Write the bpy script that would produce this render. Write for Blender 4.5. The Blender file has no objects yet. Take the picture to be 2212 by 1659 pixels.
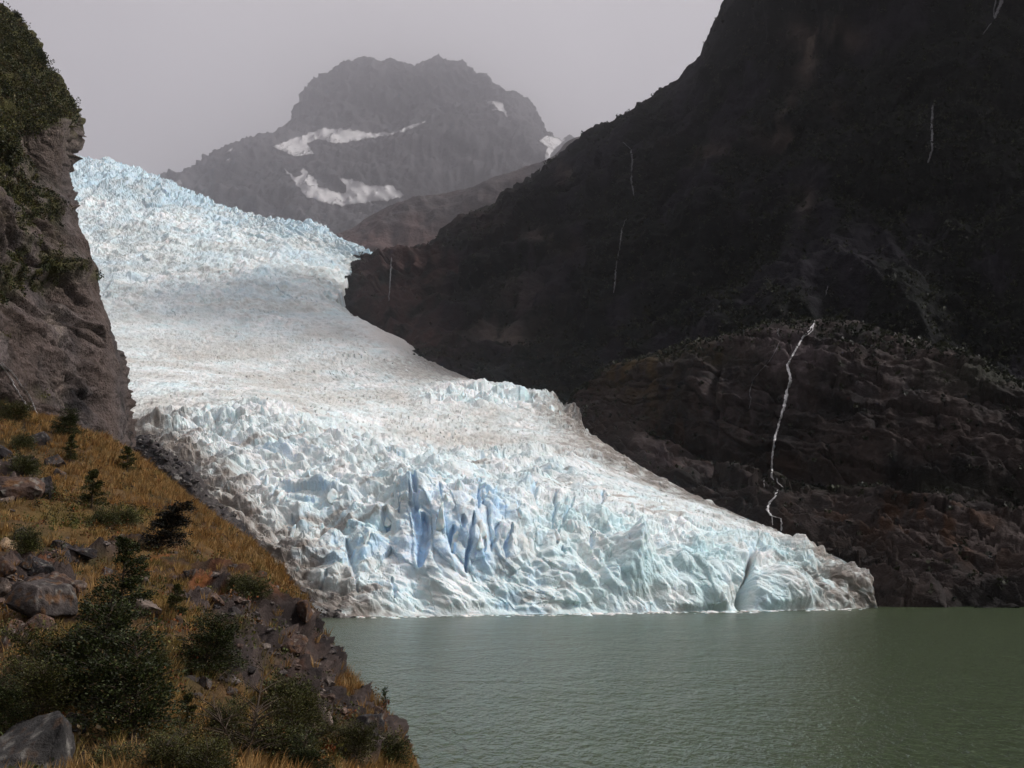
import bpy, math, random
import numpy as np
from mathutils import Vector, Matrix

# ------------------------------------------------------------------ camera, sky, sun, exposure
SC = bpy.context.scene
COL = SC.collection
CX, CY, FPX = 1106.0, 829.5, 2371.0            # layout units: the frame is 2212 x 1659
PITCH = math.radians(10.01)
EYE = np.array([0.0, 0.0, 15.0])
cam_d = bpy.data.cameras.new('camera')
cam = bpy.data.objects.new('camera', cam_d)
COL.objects.link(cam)
cam.location = EYE
cam.rotation_euler = (math.radians(90) + PITCH, 0, 0)
cam_d.sensor_fit = 'HORIZONTAL'
cam_d.sensor_width = 36.0
cam_d.lens = 36.0 * FPX / 2212.0
cam_d.clip_start = 0.1
cam_d.clip_end = 40000
SC.camera = cam

SUN_EL, SUN_AZ = math.radians(42), math.radians(94)   # azimuth clockwise from +Y: from the right, over the lake
w = bpy.data.worlds.new('World'); SC.world = w; w.use_nodes = True
nt = w.node_tree; nt.nodes.clear()
out = nt.nodes.new('ShaderNodeOutputWorld'); bg = nt.nodes.new('ShaderNodeBackground')
sky = nt.nodes.new('ShaderNodeTexSky'); sky.sky_type = 'NISHITA'; sky.sun_disc = False
sky.sun_elevation = SUN_EL; sky.sun_rotation = SUN_AZ; sky.dust_density = 6.0; sky.altitude = 50
hs = nt.nodes.new('ShaderNodeHueSaturation'); hs.inputs['Saturation'].default_value = 0.25
nt.links.new(sky.outputs[0], hs.inputs['Color'])
# an even overcast deck, slightly brighter towards the zenith
tc = nt.nodes.new('ShaderNodeTexCoord'); sx = nt.nodes.new('ShaderNodeSeparateXYZ')
nt.links.new(tc.outputs['Generated'], sx.inputs[0])
rp = nt.nodes.new('ShaderNodeValToRGB')
e = rp.color_ramp.elements
e[0].position = 0.0; e[0].color = (3.3, 3.12, 3.34, 1)
e[1].position = 1.0; e[1].color = (7.0, 6.8, 6.95, 1)
m = rp.color_ramp.elements.new(0.5); m.color = (5.7, 5.42, 5.62, 1)
nt.links.new(sx.outputs['Z'], rp.inputs[0])
cn = nt.nodes.new('ShaderNodeTexNoise'); cn.inputs['Scale'].default_value = 1.8; cn.inputs['Detail'].default_value = 4
nt.links.new(tc.outputs['Generated'], cn.inputs['Vector'])
cm = nt.nodes.new('ShaderNodeMapRange'); cm.inputs[1].default_value = 0.3; cm.inputs[2].default_value = 0.7; cm.inputs[3].default_value = 0.82; cm.inputs[4].default_value = 1.14
nt.links.new(cn.outputs[0], cm.inputs[0])
vm = nt.nodes.new('ShaderNodeVectorMath'); vm.operation = 'SCALE'
nt.links.new(rp.outputs[0], vm.inputs[0]); nt.links.new(cm.outputs[0], vm.inputs['Scale'])
mx = nt.nodes.new('ShaderNodeMix'); mx.data_type = 'RGBA'; mx.inputs[0].default_value = 0.88
nt.links.new(hs.outputs[0], mx.inputs[6]); nt.links.new(vm.outputs[0], mx.inputs[7])
nt.links.new(mx.outputs[2], bg.inputs['Color'])
bg.inputs['Strength'].default_value = 0.10
nt.links.new(bg.outputs[0], out.inputs['Surface'])

sd = bpy.data.lights.new('sun', 'SUN'); sd.energy = 4.3; sd.angle = math.radians(6); sd.color = (1.0, 0.965, 0.92)
sun = bpy.data.objects.new('sun', sd); COL.objects.link(sun)
sdir = Vector((math.sin(SUN_AZ) * math.cos(SUN_EL), math.cos(SUN_AZ) * math.cos(SUN_EL), math.sin(SUN_EL)))
sun.rotation_euler = sdir.to_track_quat('Z', 'Y').to_euler()

SC.view_settings.view_transform = 'Standard'
SC.view_settings.look = 'None'
SC.view_settings.exposure = 0.0
SC.view_settings.gamma = 1.0
SC.view_settings.use_curve_mapping = False
SC.render.engine = 'CYCLES'
SC.cycles.use_denoising = True
SC.cycles.max_bounces = 5
SC.cycles.diffuse_bounces = 3
SC.cycles.glossy_bounces = 2
SC.cycles.volume_bounces = 3
SC.cycles.transparent_max_bounces = 8
SC.cycles.use_adaptive_sampling = True
SC.cycles.adaptive_threshold = 0.02

RNG = np.random.default_rng(11)
random.seed(11)

# ------------------------------------------------------------------ numeric helpers
_c, _s = math.cos(PITCH), math.sin(PITCH)
def rays(px, py):
    px = np.asarray(px, float); py = np.asarray(py, float)
    a = (px - CX) / FPX; b = -(py - CY) / FPX
    return np.stack([a, _c - b * _s, _s + b * _c], -1)
def at(px, py, Y):
    d = rays(px, py)
    return EYE + d * (np.asarray(Y, float) / d[..., 1])[..., None]
def at_z(px, py, z):
    d = rays(px, py)
    return EYE + d * ((z - EYE[2]) / d[..., 2])[..., None]
def proj(P):
    q = np.asarray(P) - EYE
    f = q[..., 1] * _c + q[..., 2] * _s
    u = -q[..., 1] * _s + q[..., 2] * _c
    return CX + FPX * q[..., 0] / f, CY - FPX * u / f

_perm = np.random.default_rng(3).permutation(256).astype(np.int32)
_perm = np.concatenate([_perm, _perm, _perm])
_g = np.random.default_rng(4).normal(size=(256, 3)); _g /= np.linalg.norm(_g, axis=1)[:, None]
_g = _g.astype(np.float32)
def perlin(x, y, z):
    x = np.asarray(x, np.float32); y = np.asarray(y, np.float32); z = np.asarray(z, np.float32)
    x, y, z = np.broadcast_arrays(x, y, z)
    xi = np.floor(x).astype(np.int32); yi = np.floor(y).astype(np.int32); zi = np.floor(z).astype(np.int32)
    xf = x - xi; yf = y - yi; zf = z - zi
    xi &= 255; yi &= 255; zi &= 255
    fu = xf * xf * xf * (xf * (xf * 6 - 15) + 10); fv = yf * yf * yf * (yf * (yf * 6 - 15) + 10); fw = zf * zf * zf * (zf * (zf * 6 - 15) + 10)
    res = 0
    for dx in (0, 1):
        wx = fu if dx else 1 - fu
        px_ = _perm[xi + dx]
        for dy in (0, 1):
            wy = fv if dy else 1 - fv
            py_ = _perm[px_ + yi + dy]
            for dz in (0, 1):
                wz = fw if dz else 1 - fw
                g = _g[_perm[py_ + zi + dz] & 255]
                res = res + wx * wy * wz * (g[..., 0] * (xf - dx) + g[..., 1] * (yf - dy) + g[..., 2] * (zf - dz))
    return res * 1.5
def fbm(P, scale, octv=4, gain=0.5, off=0.0):
    x, y, z = P[..., 0] / scale + off, P[..., 1] / scale + off * 1.7, P[..., 2] / scale - off
    a, t = 1.0, 0
    for i in range(octv):
        t = t + a * perlin(x, y, z); a *= gain; x = x * 2.03 + 7.1; y = y * 2.03 + 3.3; z = z * 2.03 + 1.9
    return t
def ridged(P, scale, octv=4, gain=0.5, off=0.0):
    x, y, z = P[..., 0] / scale + off, P[..., 1] / scale + off * 1.7, P[..., 2] / scale - off
    a, t = 1.0, 0
    for i in range(octv):
        n = 1 - np.abs(perlin(x, y, z)) * 1.6
        t = t + a * n * n; a *= gain; x = x * 2.03 + 7.1; y = y * 2.03 + 3.3; z = z * 2.03 + 1.9
    return t
def _h(ix, iy, k):
    h = (ix.astype(np.int64) * 374761393 + iy.astype(np.int64) * 668265263 + k * 1442695041) & 0xffffffff
    h = ((h ^ (h >> 13)) * 1274126177) & 0xffffffff
    h = (h ^ (h >> 16)) & 0xffffffff
    return (h / 4294967296.0).astype(np.float32)
def worley(a, b, seed=0):
    """2-D cells: f1, edge distance f2-f1, offset to the cell centre, three random values per cell"""
    a = a.astype(np.float32); b = b.astype(np.float32)
    ia = np.floor(a).astype(np.int64); ib = np.floor(b).astype(np.int64)
    f1 = np.full(a.shape, 9.0, np.float32); f2 = f1.copy()
    ca = np.zeros_like(f1); cb = np.zeros_like(f1); ka = ia.copy(); kb = ib.copy()
    for i in (-1, 0, 1):
        for j in (-1, 0, 1):
            x = ia + i; y = ib + j
            qx = x + 0.1 + 0.8 * _h(x, y, seed + 1) - a; qy = y + 0.1 + 0.8 * _h(x, y, seed + 2) - b
            d = np.sqrt(qx * qx + qy * qy)
            m1 = d < f1
            f2 = np.where(m1, f1, np.minimum(f2, d))
            ca = np.where(m1, qx, ca); cb = np.where(m1, qy, cb)
            ka = np.where(m1, x, ka); kb = np.where(m1, y, kb)
            f1 = np.where(m1, d, f1)
    return f1, f2 - f1, ca, cb, _h(ka, kb, seed + 5), _h(ka, kb, seed + 6), _h(ka, kb, seed + 7)
def pyramids(a, b, seed=0):
    # union of four-sided, lopsided pyramids, one per cell: sharp crests, V-shaped clefts
    a = a.astype(np.float32); b = b.astype(np.float32)
    ia = np.floor(a).astype(np.int64); ib = np.floor(b).astype(np.int64)
    best = np.full(a.shape, -9.0, np.float32); second = best.copy()
    for i in (-1, 0, 1):
        for j in (-1, 0, 1):
            x = ia + i; y = ib + j
            qx = a - (x + 0.1 + 0.8 * _h(x, y, seed + 1)); qy = b - (y + 0.1 + 0.8 * _h(x, y, seed + 2))
            t = _h(x, y, seed + 3) * 6.2832; c_ = np.cos(t); s_ = np.sin(t)
            u = qx * c_ + qy * s_; v = -qx * s_ + qy * c_
            k1 = 0.5 + 1.6 * _h(x, y, seed + 4); k2 = 0.5 + 1.6 * _h(x, y, seed + 5)
            h = 0.25 + 0.75 * _h(x, y, seed + 6) - np.maximum(np.where(u > 0, u * k1, -u * (2.4 - k1)), np.where(v > 0, v * k2, -v * (2.4 - k2)))
            m1 = h > best
            second = np.where(m1, best, np.maximum(second, h)); best = np.where(m1, h, best)
    return np.maximum(best, -0.6), best - second
def sstep(a, b, x):
    t = np.clip((x - a) / (b - a), 0, 1)
    return t * t * (3 - 2 * t)
def pchip(xk, yk, x):
    xk = np.asarray(xk, float); yk = np.asarray(yk, float)
    h = np.diff(xk)[:, None]; d = np.diff(yk, axis=0) / h
    m = np.zeros_like(yk)
    if len(xk) > 2:
        w1 = 2 * h[1:] + h[:-1]; w2 = h[1:] + 2 * h[:-1]
        ok = d[1:] * d[:-1] > 0
        with np.errstate(divide='ignore', invalid='ignore'):
            m[1:-1] = np.where(ok, (w1 + w2) / (w1 / d[:-1] + w2 / d[1:]), 0)
    m[0] = d[0]; m[-1] = d[-1]
    i = np.clip(np.searchsorted(xk, x, side='right') - 1, 0, len(xk) - 2)
    hh = (xk[i + 1] - xk[i])[:, None]; t = ((x - xk[i]) / (xk[i + 1] - xk[i]))[:, None]
    return ((2 * t**3 - 3 * t**2 + 1) * yk[i] + (t**3 - 2 * t**2 + t) * hh * m[i] + (-2 * t**3 + 3 * t**2) * yk[i + 1] + (t**3 - t**2) * hh * m[i + 1])
def catmull(xk, yk, x):
    xk = np.asarray(xk, float); yk = np.asarray(yk, float)
    m = np.gradient(yk, xk, axis=0)
    i = np.clip(np.searchsorted(xk, x, side='right') - 1, 0, len(xk) - 2)
    hh = (xk[i + 1] - xk[i])[:, None]; t = ((x - xk[i]) / (xk[i + 1] - xk[i]))[:, None]
    return ((2 * t**3 - 3 * t**2 + 1) * yk[i] + (t**3 - 2 * t**2 + t) * hh * m[i] + (-2 * t**3 + 3 * t**2) * yk[i + 1] + (t**3 - t**2) * hh * m[i + 1])
def loft(rows, nu, segs, mode='pchip', linear_u=False):
    """rows of points (px, py, Y) from the foot upwards -> grid of world points [nv, nu, 3]"""
    us = np.linspace(0, 1, nu); R = []
    for r in rows:
        a = np.array(r, float)
        P = at(a[:, 0], a[:, 1], a[:, 2])
        u = (a[:, 0] - a[0, 0]) / (a[-1, 0] - a[0, 0])
        R.append(pchip(u, P, us) if not linear_u else np.stack([np.interp(us, u, P[:, k]) for k in range(3)], -1))
    R = np.array(R)
    if np.isscalar(segs): segs = [segs] * (len(rows) - 1)
    kn = np.concatenate([[0], np.cumsum(segs)]).astype(float)
    v = np.arange(0, int(kn[-1]) + 1).astype(float)
    f = pchip if mode == 'pchip' else catmull
    G = f(kn, R.reshape(len(rows), -1), v).reshape(len(v), nu, 3)
    return G, kn
def normals(G):
    a = np.gradient(G, axis=1); b = np.gradient(G, axis=0)
    n = np.cross(a, b); n /= np.maximum(np.linalg.norm(n, axis=-1, keepdims=True), 1e-9)
    return n
def blur(A, k=2, it=2):
    A = A.copy()
    for _ in range(it):
        for ax in (0, 1):
            acc = 0
            for o in range(-k, k + 1):
                idx = np.clip(np.arange(A.shape[ax]) + o, 0, A.shape[ax] - 1)
                acc = acc + np.take(A, idx, axis=ax)
            A = acc / (2 * k + 1)
    return A

# ------------------------------------------------------------------ mesh helpers
def mesh_from(name, V, F, cols=None, smooth=True):
    """V [n,3], F list of arrays [m,k] (k = 3 or 4), cols {attribute: [n,3]}"""
    V = np.ascontiguousarray(V, np.float32)
    if not isinstance(F, (list, tuple)): F = [F]
    F = [np.ascontiguousarray(f, np.int32) for f in F if len(f)]
    me = bpy.data.meshes.new(name)
    me.vertices.add(len(V)); me.vertices.foreach_set('co', V.ravel())
    loops = np.concatenate([f.ravel() for f in F]); sizes = np.concatenate([np.full(len(f), f.shape[1], np.int32) for f in F])
    me.loops.add(len(loops)); me.loops.foreach_set('vertex_index', loops)
    me.polygons.add(len(sizes))
    st = np.concatenate([[0], np.cumsum(sizes)[:-1]]).astype(np.int32)
    me.polygons.foreach_set('loop_start', st)
    me.polygons.foreach_set('use_smooth', np.full(len(sizes), smooth, bool))
    me.update(calc_edges=True)
    for k, c in (cols or {}).items():
        at_ = me.color_attributes.new(k, 'FLOAT_COLOR', 'POINT')
        c4 = np.ones((len(V), 4), np.float32); c4[:, :3] = c
        at_.data.foreach_set('color', c4.ravel())
    return me
def grid_faces(nv, nu):
    i = np.arange(nv * nu).reshape(nv, nu)
    return np.stack([i[:-1, :-1], i[:-1, 1:], i[1:, 1:], i[1:, :-1]], -1).reshape(-1, 4)
def obj(name, me, mat=None, parent=None, loc=None, rot=None, scale=None):
    o = bpy.data.objects.new(name, me)
    COL.objects.link(o)
    if mat is not None and not me.materials: me.materials.append(mat)
    if parent is not None: o.parent = parent
    if loc is not None: o.location = loc
    if rot is not None: o.rotation_euler = rot
    if scale is not None: o.scale = scale
    return o
def tag(o, label=None, cat=None, group=None, kind=None):
    if label: o['label'] = label
    if cat: o['category'] = cat
    if group: o['group'] = group
    if kind: o['kind'] = kind
    return o
def empty(name, loc):
    o = bpy.data.objects.new(name, None); COL.objects.link(o); o.location = loc; o.empty_display_size = 0.3
    return o

# ------------------------------------------------------------------ materials
def attr_material(name, rough=0.9, bump=None, spec=0.3, attr='Col', var=0.15, vscale=1.0, sheen=0.0):
    """vertex colour attribute modulated by fine procedural grain, plus fine relief; bump = [(scale, distance), ...] in metres"""
    m = bpy.data.materials.new(name); m.use_nodes = True
    n = m.node_tree.nodes; l = m.node_tree.links; b = n['Principled BSDF']
    b.inputs['Roughness'].default_value = rough
    b.inputs['Specular IOR Level'].default_value = spec
    a = n.new('ShaderNodeAttribute'); a.attribute_name = attr
    t = n.new('ShaderNodeTexCoord')
    ns = n.new('ShaderNodeTexNoise'); ns.inputs['Scale'].default_value = vscale; ns.inputs['Detail'].default_value = 6; ns.inputs['Roughness'].default_value = 0.65
    l.new(t.outputs['Object'], ns.inputs['Vector'])
    mr = n.new('ShaderNodeMapRange'); mr.inputs[1].default_value = 0.25; mr.inputs[2].default_value = 0.75
    mr.inputs[3].default_value = 1 - var; mr.inputs[4].default_value = 1 + var
    l.new(ns.outputs[0], mr.inputs[0])
    sc = n.new('ShaderNodeVectorMath'); sc.operation = 'SCALE'
    l.new(a.outputs['Color'], sc.inputs[0]); l.new(mr.outputs[0], sc.inputs['Scale'])
    l.new(sc.outputs[0], b.inputs['Base Color'])
    prev = None
    for (s_, d_) in (bump or []):
        bn = n.new('ShaderNodeTexNoise'); bn.inputs['Scale'].default_value = s_; bn.inputs['Detail'].default_value = 5; bn.inputs['Roughness'].default_value = 0.6
        l.new(t.outputs['Object'], bn.inputs['Vector'])
        bp = n.new('ShaderNodeBump'); bp.inputs['Distance'].default_value = d_; bp.inputs['Strength'].default_value = 1.0
        l.new(bn.outputs[0], bp.inputs['Height'])
        if prev: l.new(prev.outputs[0], bp.inputs['Normal'])
        prev = bp
    if prev: l.new(prev.outputs[0], b.inputs['Normal'])
    return m
def mixc(c0, c1, t):
    t = np.asarray(t)[..., None]
    return np.asarray(c0) * (1 - t) + np.asarray(c1) * t
def ice_material(name):
    m = attr_material(name, rough=0.5, bump=[(0.5, 0.6), (2.5, 0.2)], spec=0.35, var=0.10, vscale=0.35)
    b = m.node_tree.nodes['Principled BSDF']
    b.inputs['Subsurface Weight'].default_value = 0.4
    b.inputs['Subsurface Radius'].default_value = (0.8, 1.3, 1.6)
    b.inputs['Subsurface Scale'].default_value = 1.0
    return m
def facets(G, a, b, cs, seed, an=1.0):
    # planar, tilted joint faces on rock: height, distance to the joint
    f1, ed, ca, cb, r1, r2, r3 = worley(a / cs, b / (cs * an), seed)
    return (r1 - 0.5) + (r2 - 0.5) * ca * 1.8 + (r3 - 0.5) * cb * 1.8, ed
def saw(x):
    return x - np.floor(x)
#PART2

# ------------------------------------------------------------------ lake
def lake_material():
    m = bpy.data.materials.new('lake_water'); m.use_nodes = True
    n = m.node_tree.nodes; l = m.node_tree.links; b = n['Principled BSDF']
    b.inputs['Base Color'].default_value = (0.044, 0.062, 0.030, 1)
    b.inputs['Roughness'].default_value = 0.22; b.inputs['IOR'].default_value = 1.33
    t = n.new('ShaderNodeTexCoord')
    prev = None
    for (s_, st, d_) in ((0.75, (1.0, 0.40, 1), 1.2), (0.09, (1.0, 0.6, 1), 1.6), (2.0, (1, 0.45, 1), 0.4)):
        mp = n.new('ShaderNodeMapping'); mp.inputs['Scale'].default_value = st; mp.inputs['Rotation'].default_value = (0, 0, 0.25)
        l.new(t.outputs['Object'], mp.inputs[0])
        bn = n.new('ShaderNodeTexNoise'); bn.inputs['Scale'].default_value = s_; bn.inputs['Detail'].default_value = 3; bn.inputs['Distortion'].default_value = 0.6
        l.new(mp.outputs[0], bn.inputs['Vector'])
        bp = n.new('ShaderNodeBump'); bp.inputs['Distance'].default_value = d_
        l.new(bn.outputs[0], bp.inputs['Height'])
        if prev: l.new(prev.outputs[0], bp.inputs['Normal'])
        prev = bp
    l.new(prev.outputs[0], b.inputs['Normal'])
    return m
V = np.array([[-10000, -600, 0], [10000, -600, 0], [10000, 22500, 0], [-10000, 22500, 0]], float)
tag(obj('lake', mesh_from('lake', V, np.array([[0, 1, 2, 3]]), smooth=False), lake_material()),
    'green grey glacial lake rippled by wind in front of the ice', 'lake', kind='structure')

# ------------------------------------------------------------------ glacier
def wl(px, py): return float(at_z(np.array(px), np.array(py), 0.0)[1])
G0 = [(560, 1336), (735, 1333), (1000, 1329), (1300, 1325), (1600, 1320), (1800, 1316), (1888, 1313)]
G0 = [(x, y + 3, wl(x, y)) for x, y in G0]
GR = [
 G0,
 [(470, 1230, 455), (640, 1240, 452), (850, 1225, 461), (1000, 1215, 466), (1200, 1240, 480), (1400, 1240, 496), (1600, 1250, 520), (1750, 1250, 545), (1884, 1278, 566)],
 [(390, 1110, 490), (560, 1130, 482), (750, 1110, 484), (900, 1070, 486), (1000, 1062, 490), (1130, 1100, 500), (1260, 1130, 512), (1370, 1150, 520), (1500, 1172, 536), (1620, 1188, 552), (1750, 1192, 572), (1858, 1232, 584)],
 [(320, 1000, 545), (500, 1010, 545), (700, 1000, 550), (850, 1000, 555), (1000, 1012, 560), (1120, 1035, 577), (1250, 1062, 595), (1350, 1066, 612), (1450, 1082, 632), (1550, 1108, 640), (1700, 1158, 640)],
 [(220, 930, 610), (400, 900, 625), (560, 880, 640), (700, 920, 652), (850, 962, 668), (1000, 986, 692), (1100, 988, 712), (1200, 984, 732), (1300, 998, 748), (1385, 1008, 760)],
 [(200, 858, 710), (400, 845, 735), (540, 850, 752), (700, 872, 785), (850, 892, 825), (1000, 898, 862), (1100, 902, 880), (1200, 908, 895), (1275, 935, 890)],
 [(190, 805, 850), (400, 812, 872), (560, 830, 895), (700, 846, 915), (830, 852, 945), (920, 851, 962), (1000, 842, 982), (1090, 839, 1000), (1150, 850, 1008), (1210, 868, 1000), (1238, 892, 965)],
 [(180, 760, 1050), (400, 780, 1082), (560, 792, 1112), (700, 792, 1152), (800, 784, 1200), (880, 791, 1228), (950, 810, 1240), (1048, 831, 1232)],
 [(160, 690, 1300), (350, 700, 1340), (550, 700, 1382), (700, 692, 1420), (760, 694, 1440), (850, 742, 1452), (896, 761, 1445)],
 [(150, 600, 1600), (350, 600, 1625), (550, 602, 1662), (660, 610, 1700), (727, 640, 1722)],
 [(140, 500, 1950), (350, 510, 1955), (550, 520, 1980), (690, 545, 2000), (765, 575, 2005)],
 [(100, 332, 2500), (150, 339, 2500), (230, 347, 2480), (300, 367, 2450), (360, 392, 2400), (430, 427, 2350), (560, 467, 2250), (640, 482, 2200), (690, 492, 2180), (740, 522, 2150), (805, 546, 2110)],
 [(100, 345, 2700), (230, 362, 2680), (360, 408, 2600), (560, 485, 2450), (690, 512, 2380), (805, 560, 2300)],
]
SLOTS = [(912, 265, 930, 560, 46, 6), (965, 420, 945, 690, 62, 9), (880, 285, 902, 385, 20, 4), (820, 300, 818, 352, 15, 4), (742, 345, 748, 432, 44, 5), (1045, 268, 1050, 322, 14, 4), (1040, 415, 1046, 492, 18, 4),
 (1122, 490, 1118, 612, 34, 6), (1232, 440, 1192, 705, 26, 7), (1168, 438, 1178, 502, 26, 5), (1270, 255, 1264, 372, 18, 5), (1428, 495, 1418, 648, 26, 6), (1372, 475, 1338, 605, 18, 4), (1688, 345, 1692, 570, 22, 5), (1770, 375, 1700, 520, 18, 4),
 (1726, 595, 1732, 645, 12, 4), (545, 560, 592, 805, 34, 4), (432, 738, 392, 792, 22, 4), (240, 420, 250, 460, 20, 4), (1565, 230, 1575, 320, 34, 4), (150, 285, 110, 335, 24, 3), (1300, 560, 1296, 620, 14, 3), (780, 760, 795, 880, 22, 3), (1880, 520, 1890, 600, 24, 4), (1950, 300, 1940, 400, 20, 4)]
def build_glacier():
    NU = 780
    segs = [44, 60, 66, 66, 48, 44, 36, 54, 62, 64, 96, 14]
    G, kn = loft(GR, NU, segs)
    nv = G.shape[0]
    r = np.interp(np.arange(nv), kn, np.arange(len(kn)))[:, None] * np.ones((1, NU))
    u = np.linspace(0, 1, NU)[None, :] * np.ones((nv, 1))
    # ragged right margin
    jag = (fbm(np.stack([G[:, -1, 2] / 1.0, G[:, -1, 1], G[:, -1, 0] * 0], -1), 90, 4, 0.6, off=61) * 0.035)[:, None]
    rowv = G[:, -1:] - G[:, :1]
    G = G + rowv * (jag * sstep(0.6, 1.0, u) * (0.35 + 0.65 * sstep(7.5, 8.5, r)))[..., None]
    px, py = proj(G)
    N = normals(blur(G, 6, 2)); N *= np.where(N[..., 1:2] > 0, -1, 1) if False else 1
    if N[:, :, 2].mean() < 0: N = -N
    dA = np.linalg.norm(np.diff(G, axis=1), axis=-1); A = np.concatenate([np.zeros((nv, 1)), np.cumsum(dA, 1)], 1); A -= A[:, NU // 2:NU // 2 + 1]
    dB = np.linalg.norm(np.diff(G, axis=0), axis=-1); B = np.concatenate([np.zeros((1, NU)), np.cumsum(dB, 0)], 0)
    wa = fbm(G, 40, 1, off=2.0) * 7; wb = fbm(G, 40, 1, off=9.0) * 7
    A1, B1 = A + wa, B + wb
    # --- zones
    icefall = sstep(6.9, 9.2, r + 0.5 * fbm(G, 150, 3, off=51))
    lower = 1 - sstep(4.0, 4.5, r)
    face = (1 - sstep(1.7, 2.3, r))
    rightface = sstep(1120, 1260, px) * (1 - sstep(2.0, 2.6, r))
    ridge = np.exp(-((r - 5.8) / 0.55) ** 2) * sstep(860, 960, px)
    fins = np.exp(-((px - 975 - 0.25 * (1150 - py)) / 115) ** 4) * np.exp(-((py - 1145) / 95) ** 4) * (r < 3.6)
    rightflat = sstep(1180, 1330, px) * sstep(2.2, 2.8, r) * lower
    shelf = np.clip(1 - lower - icefall - ridge, 0, 1)
    # --- tilted, broken blocks
    def blocks(cs, an, rot, seed, dome=0.0, crack=0.10, cd=0.14):
        c_, s_ = math.cos(rot), math.sin(rot)
        p = (A1 * c_ + B1 * s_) / cs; q = (-A1 * s_ + B1 * c_) / (cs * an)
        f1, ed, ca, cb, r1, r2, r3 = worley(p, q, seed)
        h = (r1 - 0.5) * 1.1 + (r2 - 0.5) * ca * 2.2 + (r3 - 0.35) * cb * 2.2 + dome * (0.55 - f1)
        return h - (1 - sstep(0, crack, ed)) * cd, ed
    def peaks(cs, an, rot, seed):
        c_, s_ = math.cos(rot), math.sin(rot)
        return pyramids((A1 * c_ + B1 * s_) / cs, (-A1 * s_ + B1 * c_) / (cs * an), seed)[0]
    p1, p2, p3 = peaks(17, 1.5, 0.5, 110), peaks(7.5, 1.4, 0.9, 120), peaks(3.4, 1.3, 0.3, 130)
    pi, pj = peaks(36, 1.8, 0.3, 150), peaks(15, 1.9, -0.3, 160)
    b1, e1 = blocks(16, 1.9, 0.55, 10, 0.35)
    b2, e2 = blocks(7.0, 1.5, 0.95, 20, 0.4)
    b3, e3 = blocks(3.0, 1.3, 0.5, 30, 0.2)
    bf, ef = blocks(7.0, 5.0, 0.10, 40, 0.5, 0.24)
    bi, ei = blocks(34, 1.9, 0.3, 50, 0.6)
    bj, ej = blocks(14, 2.0, -0.3, 60, 0.6)
    big, eg = blocks(34, 1.2, 0.2, 70, 0.8, 0.06)
    cr, ec = blocks(70, 0.10, -0.12, 80, 0.0, 0.05, 0.7)          # long narrow crevasses on the flatter ice
    rg = ridged(G, 16, 4, off=5.0) - 1.1
    rs = fbm(G, 9, 4, off=1.0)
    D = lower * (1 - 0.75 * rightface) * (1 - 0.8 * rightflat) * (1 - 0.55 * fins) * (b1 * 1.8 + (p1 - 0.3) * 9.0 + (p2 - 0.3) * 4.6 + (p3 - 0.3) * 1.9 + b3 * 0.4)
    D += rightface * (big * 2.4 + (p1 - 0.3) * 5.5 + (p2 - 0.3) * 3.4 + (p3 - 0.3) * 1.7 + b3 * 0.3 + (ridged(np.stack([A1 / 1.0, B1 / 4.5, A1 * 0], -1), 9, 3, off=66) - 1.1) * 0.4)
    calm = 1 - 0.3 * (1 - sstep(0.7, 1.6, r)) * sstep(760, 880, px)
    D = D * calm
    D += fins * bf * 2.6
    slot = np.zeros_like(D); sdepth = np.zeros_like(D); wob = fbm(G, 9, 3, off=67)
    for (x0, y0, x1, y1, w_, dp) in SLOTS:
        X0, Y0, X1, Y1, W_ = 539.7 + 0.3908 * x0, 950.3 + 0.3908 * y0, 539.7 + 0.3908 * x1, 950.3 + 0.3908 * y1, 0.3908 * w_ * 0.62
        if Y1 < Y0: X0, Y0, X1, Y1 = X1, Y1, X0, Y0
        sel = (px > min(X0, X1) - 30) & (px < max(X0, X1) + 30) & (py > Y0 - 25) & (py < Y1 + 25) & (r < 4.0)
        t = np.clip((py[sel] - Y0) / max(Y1 - Y0, 4), -0.3, 1.3)
        xc = X0 + (X1 - X0) * t + wob[sel] * 6.0
        prof = np.sin(np.clip((t + 0.12) / 1.24, 0, 1) * math.pi) ** 0.5
        k_ = (1 - sstep(0.25, 1.10, np.abs(px[sel] - xc) / (W_ * prof + 0.6))) * (prof > 0.25)
        sl = slot[sel]; slot[sel] = np.maximum(sl, k_ * min(1, dp / 6))
        sdl = sdepth[sel]; sdepth[sel] = np.maximum(sdl, k_ * dp)
    D -= sdepth * 0.55
    D += rightflat * (b2 * 0.6 + b3 * 0.35 + cr * 0.8)
    D += shelf * (rs * 1.3 + (p3 - 0.3) * 1.0 + (p2 - 0.3) * 1.2 + cr * 1.5 * sstep(-0.2, 0.4, fbm(G, 70, 2, off=3)))
    D += ridge * ((p1 - 0.2) * 11 + bf * 2.0 + (p2 - 0.3) * 5.0)
    top = sstep(10.2, 10.9, r)
    D += icefall * (bi * (1.8 + 2 * top) + (pi - 0.3) * (8.0 + 6 * top) + (pj - 0.3) * (6.0 + 4 * top) + (p2 - 0.3) * 2.6 + rg * 1.6)
    # --- single features: the leaning pinnacle, the split in the right-hand wall, the bulging end
    def feat(cx, cy, sx, sy): return np.exp(-((px - cx) / sx) ** 2 - ((py - cy) / sy) ** 2)
    tent = np.clip(1 - np.abs(px - (1372 - (py - 1150) * 0.05)) / (14 + np.clip(py - 1150, 0, 400) * 0.75), 0, 1) * sstep(1140, 1158, py) * (1 - sstep(1200, 1300, py))
    D += tent * 11 * (r < 3)
    split = np.exp(-((px - (1622 - (py - 1200) * 0.10)) / (4.5 + 0.05 * np.clip(py - 1200, 0, 200))) ** 2) * sstep(1185, 1205, py) * (r < 2.4)
    D -= split * 13
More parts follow.
